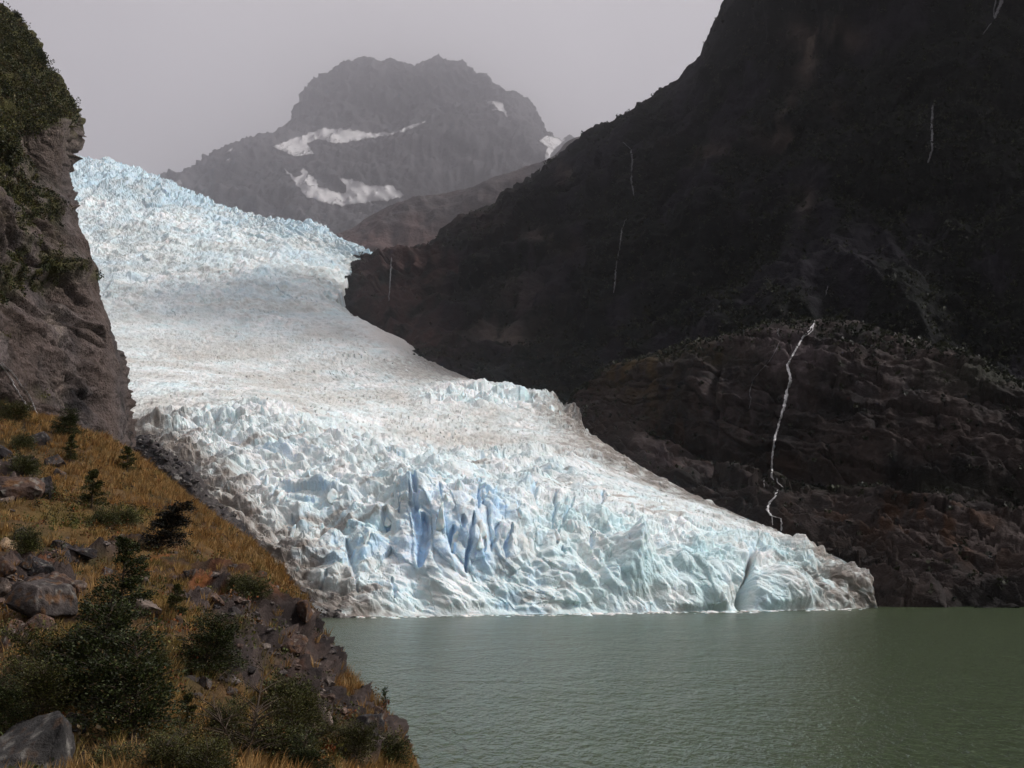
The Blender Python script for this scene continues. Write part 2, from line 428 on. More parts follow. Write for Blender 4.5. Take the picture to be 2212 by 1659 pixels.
    D += feat(1700, 1265, 50, 60) * 7 * (r < 2.4) + feat(1540, 1270, 45, 80) * 5 * (r < 2.2) - feat(1590, 1290, 22, 60) * 4 * (r < 2)
    mound = np.exp(-((px - 850) / 60) ** 2 - ((py - 735 - 0.35 * (px - 850)) / 24) ** 2) * (r > 6.8)
    D = D * (1 - 0.9 * mound) + mound * 6
    D *= sstep(0.0, 0.25, r) * 0.85 + 0.15
    D = np.where(u > 0.996, D * (1 - u) / 0.004, D)
    # near the water the face leans out and up: push along the normal, elsewhere mostly upwards
    up = np.array([0, 0, 1.0]); k = sstep(1.8, 2.8, r)[..., None]
    N = N * (1 - 0.35 * k) + up * 0.35 * k; N /= np.linalg.norm(N, axis=-1, keepdims=True)
    P = G + N * D[..., None]
    P[0, :, 2] = -3.0
    n2 = normals(P); n2 = np.where((n2[..., 2].mean() < 0), -n2, n2)
    # --- what the ice is made of: weathered white crust, clean pale ice, fresh blue walls, grit
    steep = 1 - sstep(0.25, 0.75, n2[..., 2])
    nz = fbm(P, 26, 4, off=4.0); nf = fbm(P, 5, 3, off=6.0)
    white = np.array([0.80, 0.81, 0.81]); pale = np.array([0.56, 0.71, 0.74]); blue = np.array([0.36, 0.60, 0.90])
    beige = np.array([0.50, 0.49, 0.46]); grey = np.array([0.42, 0.445, 0.435]); dirt = np.array([0.17, 0.145, 0.125])
    C = mixc(white, pale, np.clip(0.36 + 0.6 * nz + 0.35 * steep, 0, 1))
    bz = np.clip(fins * 1.2 + 0.45 * feat(640, 1180, 150, 120) + 0.40 * feat(1000, 1150, 300, 140), 0, 1) * lower
    C = mixc(C, blue, np.clip(slot * (0.45 + 0.5 * fins) + bz * steep * sstep(-0.3, 0.4, nz) * 0.6 + lower * steep * sstep(0.1, 0.6, fbm(P, 18, 3, off=71)) * 0.3, 0, 0.9))
    C = mixc(C, np.array([0.52, 0.70, 0.88]), np.clip(fins, 0, 1) * np.clip(0.35 + 0.5 * nf + 0.4 * steep, 0, 0.7))
    C = mixc(C, np.array([0.52, 0.545, 0.53]), np.clip(fbm(P * np.array([1, 1, 0.5]), 13, 5, 0.6, off=38) * 1.0, 0, 0.35) * lower)
    C = mixc(C, np.array([0.53, 0.70, 0.73]), 0.75 * rightface * np.clip(0.7 + 0.9 * nz, 0, 1))
    C = mixc(C, beige, shelf * np.clip(0.55 + 0.9 * fbm(P * np.array([1, 0.4, 1]), 60, 4, off=8), 0, 1))
    C = mixc(C, grey, icefall * np.clip(0.42 + fbm(P, 120, 4, off=12) * 0.9 + fbm(P, 14, 4, off=13) * 0.8, 0, 0.9))  # dirty grey upper ice, darkened further to stand in for cloud shade
    C = mixc(C, np.array([0.31, 0.31, 0.29]), np.clip(icefall + 0.8 * shelf, 0, 1) * np.clip(fbm(P, 9, 4, 0.6, off=14) * 1.3 + 0.5 * fbm(P, 90, 3, off=16) - 0.12, 0, 0.6))
    C = mixc(C, np.array([0.43, 0.57, 0.65]), icefall * np.clip(0.15 + top * 0.55 + 0.4 * steep + 0.6 * fbm(P, 90, 3, off=15), 0, 0.85))
    C = mixc(C, beige, lower * np.clip(fbm(P, 14, 4, off=18) * 1.2 - 0.2, 0, 0.35))
    # grit along the margins and in streaks
    de = (1 - u) * (A[:, -1:] - A[:, :1]) + fbm(P, 12, 4, off=21) * 16
    edge_d = (1 - sstep(4, 55, de)) * (1 - icefall)
    # left margin: distance in layout units right of the moraine line
    ml = np.interp(py, [840, 870, 950, 990, 1080, 1130, 1170, 1260, 1333], [262, 268, 285, 360, 440, 500, 535, 615, 735])
    dl = px - ml + fbm(P, 10, 4, off=23) * 45
    left_d = (1 - sstep(0, 215, dl)) * lower
    cone = np.exp(-((px - 880) / 110) ** 2 - ((py - 790) / 22) ** 2) * (r > 6.4)
    C = mixc(C, beige * 0.9, np.clip(edge_d * 0.7 + left_d * 0.8, 0, 1))
    C = mixc(C, np.array([0.21, 0.185, 0.16]), np.clip(left_d ** 1.3 * (0.55 + 0.9 * fbm(P, 12, 4, 0.6, off=35)) + edge_d ** 1.5 * (0.35 + 0.9 * fbm(P, 12, 4, 0.6, off=36)), 0, 0.9))
    C = mixc(C, dirt, np.clip(edge_d * sstep(-0.1, 0.45, fbm(P, 7, 4, off=27) + 0.35 * edge_d) * 0.9 + left_d * sstep(-0.15, 0.4, fbm(P, 7, 4, off=28) + left_d * 0.5 - 0.1), 0, 0.95))
    C = mixc(C, np.array([0.60, 0.555, 0.525]), np.clip(mound * 1.3, 0, 1) * 0.9)
    C = mixc(C, np.array([0.23, 0.215, 0.195]), np.clip((cone + np.exp(-((px - 960) / 90) ** 2 - ((py - 812) / 16) ** 2) * (r > 6.2)) * (0.8 + 0.8 * nf), 0, 0.85))
    streak = sstep(0.22, 0.5, fbm(np.stack([A1 / 9, B1 / 1.6, A1 * 0], -1), 4.0, 4, off=31))
    C = mixc(C, dirt * 1.6, streak * 0.75 * np.clip(lower * (1 - rightface) + shelf * 0.6, 0, 1) * sstep(-0.1, 0.3, fbm(P, 50, 2, off=33)))
    crv = (1 - sstep(0.0, 0.10, ec)) * np.clip(shelf + rightflat, 0, 1) * sstep(-0.1, 0.3, fbm(G, 70, 2, off=3)) * (r < 6.6)
    C = mixc(C, dirt * 1.6, crv * 0.35)  # darker tone along the crevasse lines
    # skirt on the right and left margins so the ice has a thick edge
    sk = P[:, -1:].copy(); sk[..., 0] += 6 + 0.004 * sk[..., 1]; sk[..., 2] -= 20 + 0.02 * sk[..., 1]
    P = np.concatenate([P, sk], 1); C = np.concatenate([C, C[:, -1:]], 1)
    return P, C
GP, GC = build_glacier()
mat_ice = ice_material('glacier_ice')
glacier = obj('glacier', mesh_from('glacier', GP.reshape(-1, 3), grid_faces(*GP.shape[:2]), {'Col': np.clip(GC.reshape(-1, 3), 0.01, 0.95)}, smooth=False), mat_ice)
tag(glacier, 'white and pale blue crevassed glacier flowing down into the green lake', 'glacier', kind='structure')

# ------------------------------------------------------------------ dark mountain on the right
MR = [  # outside the frame the wall is raised and extended to shade the upper ice
 [(670, 720, 1640), (800, 785, 1520), (900, 845, 1390), (1050, 890, 1270), (1200, 905, 1150), (1330, 885, 1120), (1500, 850, 1090), (1700, 800, 1060), (1900, 820, 1010), (2100, 880, 960), (2450, 960, 900), (3300, 1040, 860)],
 [(705, 650, 1760), (800, 690, 1640), (900, 740, 1500), (1050, 790, 1400), (1200, 800, 1300), (1330, 750, 1220), (1500, 690, 1160), (1700, 640, 1115), (1900, 640, 1065), (2450, 700, 980), (3300, 760, 920)],
 [(735, 580, 2030), (850, 600, 1850), (1000, 640, 1700), (1200, 600, 1500), (1400, 540, 1360), (1600, 480, 1270), (1800, 430, 1205), (2000, 400, 1150), (2450, 420, 1050), (3300, 420, 980)],
 [(780, 555, 2150), (900, 553, 2050), (1000, 520, 1950), (1200, 430, 1750), (1400, 340, 1560), (1600, 230, 1430), (1800, 150, 1330), (2000, 100, 1270), (2450, 60, 1180), (3300, -250, 1040)],
 [(800, 549, 2250), (880, 545, 2230), (940, 520, 2200), (1000, 472, 2150), (1100, 420, 2050), (1180, 362, 1950), (1240, 305, 1880), (1290, 270, 1820), (1360, 240, 1740), (1440, 190, 1670), (1495, 140, 1620), (1530, 75, 1580), (1570, 0, 1540), (1597, -70, 1520), (1680, -320, 1480), (1850, -700, 1420), (2100, -980, 1360), (2450, -1150, 1300), (3300, -1180, 1120)],
 [(830, 580, 2500), (1000, 520, 2450), (1240, 360, 2200), (1440, 250, 2000), (1570, 80, 1850), (1700, -200, 1780), (1900, -560, 1700), (2450, -950, 1600), (3300, -1000, 1400)],
]
def spot(px, py, lst):
    s = 0
    for (x, y, a, b, k) in lst: s = s + k * np.exp(-((px - x) / a) ** 2 - ((py - y) / b) ** 2)
    return s
def build_mountain():
    G, kn = loft(MR, 620, [50, 70, 80, 70, 14])
    nv, nu = G.shape[:2]
    r = np.interp(np.arange(nv), kn, np.arange(len(kn)))[:, None] * np.ones((1, nu))
    N = normals(blur(G, 4, 1)); N = N if N[..., 1].mean() < 0 else -N
    px, py = proj(G)
    sil = 1 - 0.75 * np.exp(-((r - 4) / 0.25) ** 2)
    wn = fbm(G, 120, 3, off=17) * 30
    fa, fe = facets(G, G[..., 0] * 0.8 + G[..., 1] + wn, G[..., 2] + wn, 95, 9, 1.4); fb, fe2 = facets(G, G[..., 0] * 0.8 + G[..., 1] + wn, G[..., 2] + wn, 34, 12, 1.5)
    D = (fa * 16 + fb * 6) * sil + (fbm(G, 260, 5, 0.52, off=1) * 26 + (ridged(G * np.array([1, 1, 0.45]), 130, 5, off=3) - 1.1) * 22) * sil + fbm(G, 26, 3, off=5) * 5.5
    P = G + N * D[..., None]
    n2 = normals(P); n2 = n2 if n2[..., 1].mean() < 0 else -n2
    nz = fbm(P, 150, 5, off=7); nf = fbm(P * np.array([1, 1, 0.3]), 30, 4, off=9)
    scars = spot(px, py, [(1770, 55, 70, 22, 1.0), (1720, 100, 26, 50, .9), (1790, 205, 18, 16, .7), (1700, 220, 20, 40, .5), (1690, 290, 60, 22, .55), (1510, 320, 60, 30, .5),
                          (1215, 375, 14, 22, .7), (1180, 520, 60, 22, .5), (1080, 720, 60, 24, .8), (950, 600, 14, 30, .5), (1740, 440, 20, 30, .6), (1930, 400, 25, 30, .3), (1130, 640, 60, 60, .3)])
    red = spot(px, py, [(850, 640, 80, 90, 1.2), (930, 740, 70, 50, .8), (900, 560, 90, 20, 1.0), (1000, 470, 120, 40, .4)])
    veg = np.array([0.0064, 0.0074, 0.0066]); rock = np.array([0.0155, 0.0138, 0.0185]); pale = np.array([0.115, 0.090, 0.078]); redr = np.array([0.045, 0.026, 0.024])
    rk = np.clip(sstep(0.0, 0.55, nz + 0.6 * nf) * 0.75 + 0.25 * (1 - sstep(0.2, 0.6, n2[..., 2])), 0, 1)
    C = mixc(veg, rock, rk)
    C = mixc(C, redr, np.clip(red * (0.7 + nf), 0, 0.95))
    sm = np.clip(scars * sstep(-0.3, 0.5, nf + 0.4 * nz + 0.15), 0, 1)
    C = mixc(C, pale, sm * 0.8)
    vegm = np.clip(1 - rk * 1.2 - sm - red, 0, 1)
    return P, C, vegm
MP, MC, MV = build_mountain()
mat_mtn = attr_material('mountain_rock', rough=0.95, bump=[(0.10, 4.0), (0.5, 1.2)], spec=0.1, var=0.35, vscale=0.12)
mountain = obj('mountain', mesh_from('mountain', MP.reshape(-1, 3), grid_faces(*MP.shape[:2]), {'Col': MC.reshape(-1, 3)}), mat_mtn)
tag(mountain, 'steep near black mountainside filling the upper right of the view', 'mountain', kind='structure')

# ------------------------------------------------------------------ brown rock bench below it, down to the lake
BR = [
 [(1150, 1000, 940), (1250, 985, 905), (1380, 1060, 785), (1560, 1150, 705), (1700, 1210, 655), (1860, 1300, 592), (1895, 1330, 566), (2100, 1332, 566), (2450, 1332, 566)],
 [(1170, 950, 965), (1300, 945, 905), (1450, 1012, 800), (1600, 1072, 750), (1750, 1122, 705), (1900, 1180, 668), (2100, 1230, 628), (2450, 1262, 605)],
 [(1190, 910, 985), (1320, 890, 932), (1450, 955, 862), (1600, 1003, 812), (1800, 1026, 760), (2000, 1045, 726), (2450, 1072, 690)],
 [(1205, 890, 995), (1330, 835, 960), (1450, 850, 885), (1600, 850, 842), (1800, 860, 802), (2000, 880, 772), (2450, 940, 722)],
 [(1222, 873, 1000), (1330, 795, 1000), (1420, 763, 980), (1500, 742, 955), (1600, 716, 932), (1700, 693, 912), (1800, 690, 890), (1900, 714, 862), (2000, 740, 842), (2100, 778, 822), (2212, 828, 800), (2450, 925, 770)],
 [(1230, 900, 1090), (1420, 790, 1070), (1600, 745, 1030), (1800, 720, 990), (2000, 770, 950), (2212, 860, 910), (2450, 950, 890)],
]
def build_bench():
    G, kn = loft(BR, 520, [90, 60, 70, 60, 14])
    nv, nu = G.shape[:2]
    r = np.interp(np.arange(nv), kn, np.arange(len(kn)))[:, None] * np.ones((1, nu))
    N = normals(blur(G, 4, 1)); N = N if N[..., 1].mean() < 0 else -N
    px, py = proj(G)
    # strata dipping to the right: stretched noise along the bedding
    bed = G[..., 2] + 0.30 * G[..., 0] + fbm(G, 120, 3, off=2) * 12
    S = np.stack([G[..., 0] / 7, G[..., 1] / 7, bed], -1)
    low = 1 - sstep(1.6, 2.2, r)
    wn = fbm(G, 60, 4, off=13)
    strata = (saw(bed / 26 + wn * 0.9) - 0.5) * 1.3 + (saw(bed / 8.5 + fbm(G, 25, 3, off=14) * 0.9) - 0.5) * 0.55
    fa, fe = facets(G, G[..., 0] + 0.5 * G[..., 1], G[..., 2] * 1.3 + 0.3 * G[..., 0] + wn * 10, 34, 5, 0.7)
    fb, fe2 = facets(G, G[..., 0] + 0.5 * G[..., 1] + wn * 8, G[..., 2] * 1.3 + 0.3 * G[..., 0], 13, 6, 0.8)
    slab = fbm(G, 60, 4, off=4)
    sil = 1 - 0.8 * np.exp(-((r - 4) / 0.2) ** 2)
    D = strata * (5.5 * low + 2.6) * sil + slab * 6 * sil + (fa * 8 + fb * 3.2 - (1 - sstep(0, 0.06, fe)) * 3.0) * sil + fbm(G, 8, 3, off=6) * 1.3 + (ridged(G * np.array([1, 1, 0.25]), 22, 3, off=8) - 1.1) * 2.2 * (1 - low)
    # the undercut between the wall and the apron
    cut = np.exp(-((r - 2.02 + 0.12 * fbm(G, 70, 3, off=11)) / 0.16) ** 2) * sstep(1380, 1480, px)
    D -= cut * 12
    D -= np.exp(-((px - (1545 - (py - 800) * 0.05)) / 9) ** 2) * sstep(770, 800, py) * (1 - sstep(930, 960, py)) * 9
    P = G + N * D[..., None]
    n2 = normals(P); n2 = n2 if n2[..., 1].mean() < 0 else -n2
    nz = fbm(P, 60, 5, off=7); nf = fbm(P * np.array([1, 1, 0.25]), 14, 4, off=9)
    rock = np.array([0.030, 0.021, 0.019]); dark = np.array([0.007, 0.006, 0.0065]); moss = np.array([0.042, 0.026, 0.009]); purple = np.array([0.062, 0.048, 0.051]); rust = np.array([0.038, 0.017, 0.008])
    C = mixc(rock, dark, np.clip(0.45 - 0.9 * nz + 0.5 * nf, 0, 1))
    C = mixc(C, purple, np.clip(spot(px, py, [(1720, 760, 90, 75, 1.), (1600, 900, 110, 90, .6), (1950, 830, 180, 40, .4), (1450, 1000, 90, 40, .7)]), 0, 1) * sstep(-0.4, 0.3, nf + nz))
    C = mixc(C, moss, np.clip(spot(px, py, [(1360, 800, 70, 40, 1.0), (1480, 760, 120, 22, .8), (1400, 860, 60, 60, .5)]), 0, 1) * sstep(-0.2, 0.3, nf))
    C = mixc(C, rust, np.clip(spot(px, py, [(1950, 1130, 250, 60, .9), (1600, 1000, 140, 30, .7), (1450, 930, 60, 60, .5), (2100, 1200, 120, 60, .5)]), 0, 1) * sstep(-0.1, 0.4, nf - 0.3 * nz))
    C = mixc(C, np.array([0.016, 0.018, 0.011]), np.clip(spot(px, py, [(1450, 765, 130, 16, .5), (1700, 700, 120, 10, .4), (2150, 820, 150, 30, .8), (1900, 1040, 250, 14, .8)]), 0, 1))
    return P, C, r
BP, BC, Brow = build_bench()
mat_bench = attr_material('bench_rock', rough=0.9, bump=[(0.25, 1.6), (1.1, 0.5)], spec=0.2, var=0.35, vscale=0.3)
bench = obj('rock_bench', mesh_from('rock_bench', BP.reshape(-1, 3), grid_faces(*BP.shape[:2]), {'Col': BC.reshape(-1, 3)}), mat_bench)
tag(bench, 'brown layered rock wall and apron beside the glacier tongue, above the lake', 'rock face', kind='structure')

# ------------------------------------------------------------------ far summit in the cloud, its shoulder, and the nearer hazy spur
FR = [
 [(200, 560, 3900), (600, 600, 3800), (900, 600, 3800), (1300, 560, 3900)],
 [(300, 440, 4200), (500, 430, 4200), (700, 440, 4150), (900, 430, 4200), (1100, 420, 4300), (1290, 420, 4400)],
 [(345, 400, 4500), (370, 385, 4500), (470, 326, 4550), (545, 297, 4600), (590, 306, 4600), (650, 334, 4550), (700, 318, 4600), (800, 300, 4700), (900, 268, 4800), (1000, 250, 4850), (1100, 245, 4850), (1180, 300, 4800), (1210, 330, 4800), (1290, 330, 4800)],
 [(360, 420, 4800), (470, 345, 4850), (560, 320, 4950), (604, 300, 5000), (640, 290, 5000), (700, 283, 5000), (800, 279, 5000), (880, 268, 5000), (1000, 235, 5000), (1100, 228, 5000), (1185, 300, 5000), (1220, 300, 5000), (1290, 320, 5000)],
 [(380, 440, 5000), (500, 380, 5050), (590, 340, 5100), (608, 262, 5150), (636, 226, 5200), (690, 190, 5200), (800, 190, 5200), (950, 190, 5200), (1080, 200, 5200), (1150, 245, 5150), (1182, 298, 5150), (1225, 302, 5150), (1290, 340, 5150)],
 [(400, 460, 5300), (560, 400, 5300), (606, 320, 5300), (640, 228, 5300), (668, 172, 5300), (700, 156, 5300), (722, 142, 5300), (790, 126, 5300), (855, 127, 5300), (880, 140, 5300), (905, 144, 5300), (945, 126, 5300), (990, 130, 5300), (1048, 156, 5300), (1078, 182, 5300), (1110, 217, 5300), (1150, 250, 5300), (1185, 305, 5300), (1225, 310, 5300), (1290, 350, 5300)],
 [(420, 500, 5800), (606, 380, 5800), (700, 220, 5700), (950, 180, 5700), (1110, 260, 5700), (1290, 400, 5800)],
]
def build_far():
    G, kn = loft([[(x, y, Y * 3.8) for x, y, Y in r_] for r_ in FR], 290, [34, 42, 26, 40, 34, 8])
    nv, nu = G.shape[:2]
    r = np.interp(np.arange(nv), kn, np.arange(len(kn)))[:, None] * np.ones((1, nu))
    N = normals(blur(G, 3, 1)); N = N if N[..., 1].mean() < 0 else -N
    sil = 1 - 0.6 * np.exp(-((r - 5) / 0.4) ** 2) - 0.6 * np.exp(-((r - 2) / 0.4) ** 2)
    D = (fbm(G, 1600, 5, off=1) * 205 + (ridged(G * np.array([1, 1, .5]), 1140, 4, off=2) - 1.1) * 165) * np.clip(sil, 0.2, 1) + (ridged(G, 300, 4, 0.6, off=5) - 1.1) * 80
    P = G + N * D[..., None]
    C = mixc(np.array([0.055, 0.052, 0.056]), np.array([0.03, 0.029, 0.032]), np.clip(0.5 + fbm(P, 750, 4, off=4), 0, 1))
    return P, C
FP, FC = build_far()
mat_far = attr_material('far_rock', rough=0.95, bump=[(0.012, 30.0)], spec=0.1, var=0.3, vscale=0.008)
far = obj('far_mountain', mesh_from('far_mountain', FP.reshape(-1, 3), grid_faces(*FP.shape[:2]), {'Col': FC.reshape(-1, 3)}), mat_far)
tag(far, 'grey flat topped summit fading into low cloud above the icefall', 'mountain', kind='structure')

SR = [
 [(560, 640, 2800), (800, 640, 2750), (1000, 600, 2750), (1300, 560, 2700)],
 [(640, 580, 2900), (760, 555, 2850), (900, 520, 2850), (1100, 470, 2800), (1330, 400, 2800)],
 [(680, 545, 3050), (730, 505, 3050), (800, 476, 3050), (870, 447, 3050), (960, 420, 3050), (1050, 385, 3000), (1180, 345, 2950), (1235, 303, 2900), (1350, 260, 2850)],
 [(700, 580, 3300), (900, 500, 3300), (1100, 420, 3250), (1350, 320, 3200)],
]
def build_spur():
    G, kn = loft([[(x, y, Y * 2.4) for x, y, Y in r_] for r_ in SR], 220, [24, 40, 8])
    nv, nu = G.shape[:2]
    r = np.interp(np.arange(nv), kn, np.arange(len(kn)))[:, None] * np.ones((1, nu))
    N = normals(blur(G, 3, 1)); N = N if N[..., 1].mean() < 0 else -N
    sil = 1 - 0.5 * np.exp(-((r - 2) / 0.3) ** 2)
    D = (fbm(G, 500, 5, off=21) * 60 + (ridged(G, 320, 4, off=22) - 1.1) * 36) * sil
    P = G + N * D[..., None]
    px, py = proj(P)
    C = mixc(np.array([0.045, 0.038, 0.038]), np.array([0.075, 0.042, 0.036]), np.clip(sstep(430, 540, py) * 0.8 + fbm(P, 120, 4, off=4) * 0.5, 0, 1))
    return P, C
SP, SCc = build_spur()
spur = obj('hill_spur', mesh_from('hill_spur', SP.reshape(-1, 3), grid_faces(*SP.shape[:2]), {'Col': SCc.reshape(-1, 3)}), mat_far)
tag(spur, 'hazy reddish grey spur between the icefall and the dark mountainside', 'hill', kind='structure')

# ------------------------------------------------------------------ left cliff
CE = [(1500, 345, 226), (1110, 300, 232), (1010, 283, 235), (950, 272, 238), (890, 265, 240), (820, 255, 243), (760, 245, 246), (700, 235, 248), (640, 215, 250), (580, 200, 252), (500, 185, 255), (430, 170, 258), (380, 147, 262), (320, 150, 262),
      (280, 163, 262), (262, 168, 264), (225, 156, 270), (185, 132, 275), (150, 103, 280), (85, 70, 290), (40, 32, 300), (5, -8, 310), (-60, -90, 322)]
def build_cliff():
    rows = []
    for (py, ex, Y) in CE:
        ex = ex - 9
        sl = sstep(300, 100, py) if False else float(np.clip((280 - py) / 200, 0, 1))
        lift = -60 * sl
        rows.append([(ex - 428, py + lift * 2.2 + 30, Y - 110), (ex - 230, py + lift * 1.6 + 14, Y - 58), (ex - 110, py + lift * 0.9 + 4, Y - 24), (ex - 35, py + lift * 0.25, Y - 6), (ex, py, Y + 4), (ex + 2, py + 4, Y + 22), (ex + 6, py + 14, Y + 90)])
    # rows share one u layout: build by hand (px is not monotone behind the edge)
    us = np.linspace(0, 1, 300); uk = np.array([0, 0.26, 0.56, 0.80, 0.92, 0.96, 1.0]); R = []
    for rr in rows:
        a = np.array(rr, float); R.append(pchip(uk, at(a[:, 0], a[:, 1], a[:, 2]), us))
    R = np.array(R); ys = np.array([c[0] for c in CE], float); kn = np.concatenate([[0], 16 + (ys[1] - ys[1:]) / (ys[1] - ys[-1]) * 404])
    G = pchip(kn, R.reshape(len(R), -1), np.arange(421).astype(float)).reshape(421, 300, 3)
    G = G * 1.0
    N = normals(blur(G, 4, 1)); N = N if N[..., 1].mean() < 0 else -N
    px, py = proj(G)
    # tilted joints and hollows
    J = G[..., 2] * 0.8 - 0.9 * G[..., 0]
    S = np.stack([J, G[..., 1] * 0.3, (G[..., 2] + G[..., 0]) * 0.25], -1)
    D = fbm(G, 45, 4, off=1) * 5.0 + (ridged(S, 16, 4, off=2) - 1.1) * 2.6 + fbm(G, 6, 3, 0.5, off=3) * 0.9
    wn = fbm(G, 14, 3, off=15)
    ja, jb = (G[..., 2] * 0.5 - G[..., 0] + G[..., 1] * 0.3) + wn * 3, (G[..., 2] + 0.45 * G[..., 0]) + wn * 3
    fa, fe = facets(G, ja, jb, 13, 7, 2.2); fb, fe2 = facets(G, ja, jb, 5.2, 8, 1.3)
    damp = (1 - 0.7 * np.exp(-((us - 0.92) / 0.05) ** 2))[None, :]
    D = D + damp * (fa * 2.9 + fb * 1.5 - (1 - sstep(0, 0.07, fe)) * 1.8 - (1 - sstep(0, 0.08, fe2)) * 0.6)
    edge = np.exp(-((us - 0.92) / 0.06) ** 2)[None, :]
    D = D * (1 - 0.55 * edge)
    P = G + N * D[..., None]
    n2 = normals(P); n2 = n2 if n2[..., 1].mean() < 0 else -n2
    nz = fbm(P, 30, 5, off=7); nf = fbm(P, 6, 4, off=9)
    rock = np.array([0.122, 0.100, 0.096]); dark = np.array([0.020, 0.017, 0.018]); brown = np.array([0.088, 0.064, 0.055]); pale = np.array([0.26, 0.21, 0.175]); moss = np.array([0.060, 0.058, 0.014])
    C = mixc(rock, dark, np.clip(0.25 - 0.9 * nz + 0.8 * nf, 0, 1))
    C = mixc(C, brown, np.clip(0.4 + fbm(P, 18, 4, off=12), 0, 0.8))
    C = mixc(C, pale, np.clip(spot(px, py, [(80, 290, 30, 30, .9), (150, 300, 16, 40, .5), (125, 700, 16, 40, .7), (40, 505, 14, 14, .8), (150, 850, 20, 40, .4), (20, 480, 10, 20, .6)]), 0, 1) * sstep(-0.3, 0.4, nf + 0.2))
    vm_ = np.clip(1.3 * sstep(295, 250, py - 12 * nz) if False else 1.3 * (1 - sstep(235, 285, py + 40 * nz + np.clip(150 - px, 0, 150) * -0.05)), 0, 1)
    vm_ = np.maximum(vm_, np.clip(spot(px, py, [(30, 400, 55, 90, 1.2), (90, 450, 40, 60, .8), (20, 300, 40, 50, 1.), (90, 590, 60, 26, 1.), (60, 560, 60, 26, 1.), (200, 595, 24, 14, .8), (20, 630, 40, 30, .6), (100, 850, 26, 18, .7), (10, 720, 30, 12, .6)]) * sstep(-0.5, 0.25, nf + nz * 0.5 + 0.12), 0, 1))
    C = mixc(C, moss, np.clip(vm_, 0, 1) * 0.85)
    return P, C, vm_
LP, LC, LV = build_cliff()
mat_cliff = attr_material('cliff_rock', rough=0.92, bump=[(0.5, 1.2), (2.0, 0.4)], spec=0.2, var=0.5, vscale=0.7)
cliff = obj('cliff', mesh_from('cliff', LP.reshape(-1, 3), grid_faces(*LP.shape[:2]), {'Col': LC.reshape(-1, 3)}), mat_cliff)
tag(cliff, 'grey brown rock cliff with mossy ledges rising along the left edge', 'cliff', kind='structure')

# ------------------------------------------------------------------ moraine between the cliff foot and the ice
DC = [(120, 830, 520), (268, 938, 505), (330, 962, 498), (395, 1000, 490), (450, 1082, 470), (520, 1142, 455), (560, 1190, 448), (620, 1262, 440), (690, 1312, 433), (740, 1331, 432), (812, 1335, 434)]
def build_moraine():
    r2 = DC
    r1 = [(x - 25, y + 70, Y - 30) for x, y, Y in DC]; r1[-3:] = [(655, 1337, 424), (710, 1342, 424), (812, 1345, 426)]
    r0 = [(x - 45, y + 190, Y - 70) for x, y, Y in DC]; r0[-4:] = [(560, 1360, 400), (645, 1356, 410), (715, 1352, 415), (812, 1352, 418)]
    r3 = [(x + 25, y + 40, Y + 40) for x, y, Y in DC]
    def deep(x, Y): return (x, CY + FPX * math.tan(PITCH + math.atan(21.0 / Y)), Y)
    rd = [deep(x, min(Y - 12, Y * 0.97)) if Y < 425 else deep(x, Y - 30) for x, y, Y in r0]
    G, kn = loft([rd, r0, r1, r2, r3], 360, [18, 40, 60, 14], linear_u=False)
    N = normals(blur(G, 4, 1)); N = N if N[..., 2].mean() > 0 else -N
    px, py = proj(G)
    damp = 1 - 0.8 * sstep(600, 720, px)
    D = (fbm(G, 24, 4, off=2) * 4.0 + (ridged(G, 9, 4, off=3) - 1.1) * 1.8 + np.abs(fbm(G, 3.5, 3, off=4)) * 1.4) * damp
    P = G + N * D[..., None]
    nz = fbm(P, 18, 4, off=7); nf = fbm(P, 3, 3, off=9)
    C = mixc(np.array([0.055, 0.048, 0.047]), np.array([0.022, 0.020, 0.022]), np.clip(0.5 + nz, 0, 1))
    C = mixc(C, np.array([0.16, 0.145, 0.13]), np.clip(nf * 1.5 - 0.35, 0, 0.8))
    C = mixc(C, np.array([0.17, 0.17, 0.165]), sstep(640, 690, px) * 0.8)
    return P, C
DP, DCc = build_moraine()
mat_mor = attr_material('moraine_rubble', rough=0.95, bump=[(0.8, 0.7), (3.0, 0.2)], spec=0.2, var=0.4, vscale=0.8)
moraine = obj('moraine', mesh_from('moraine', DP.reshape(-1, 3), grid_faces(*DP.shape[:2]), {'Col': DCc.reshape(-1, 3)}), mat_mor)
tag(moraine, 'dark rubble moraine between the cliff foot and the dirty ice margin', 'moraine', kind='structure')

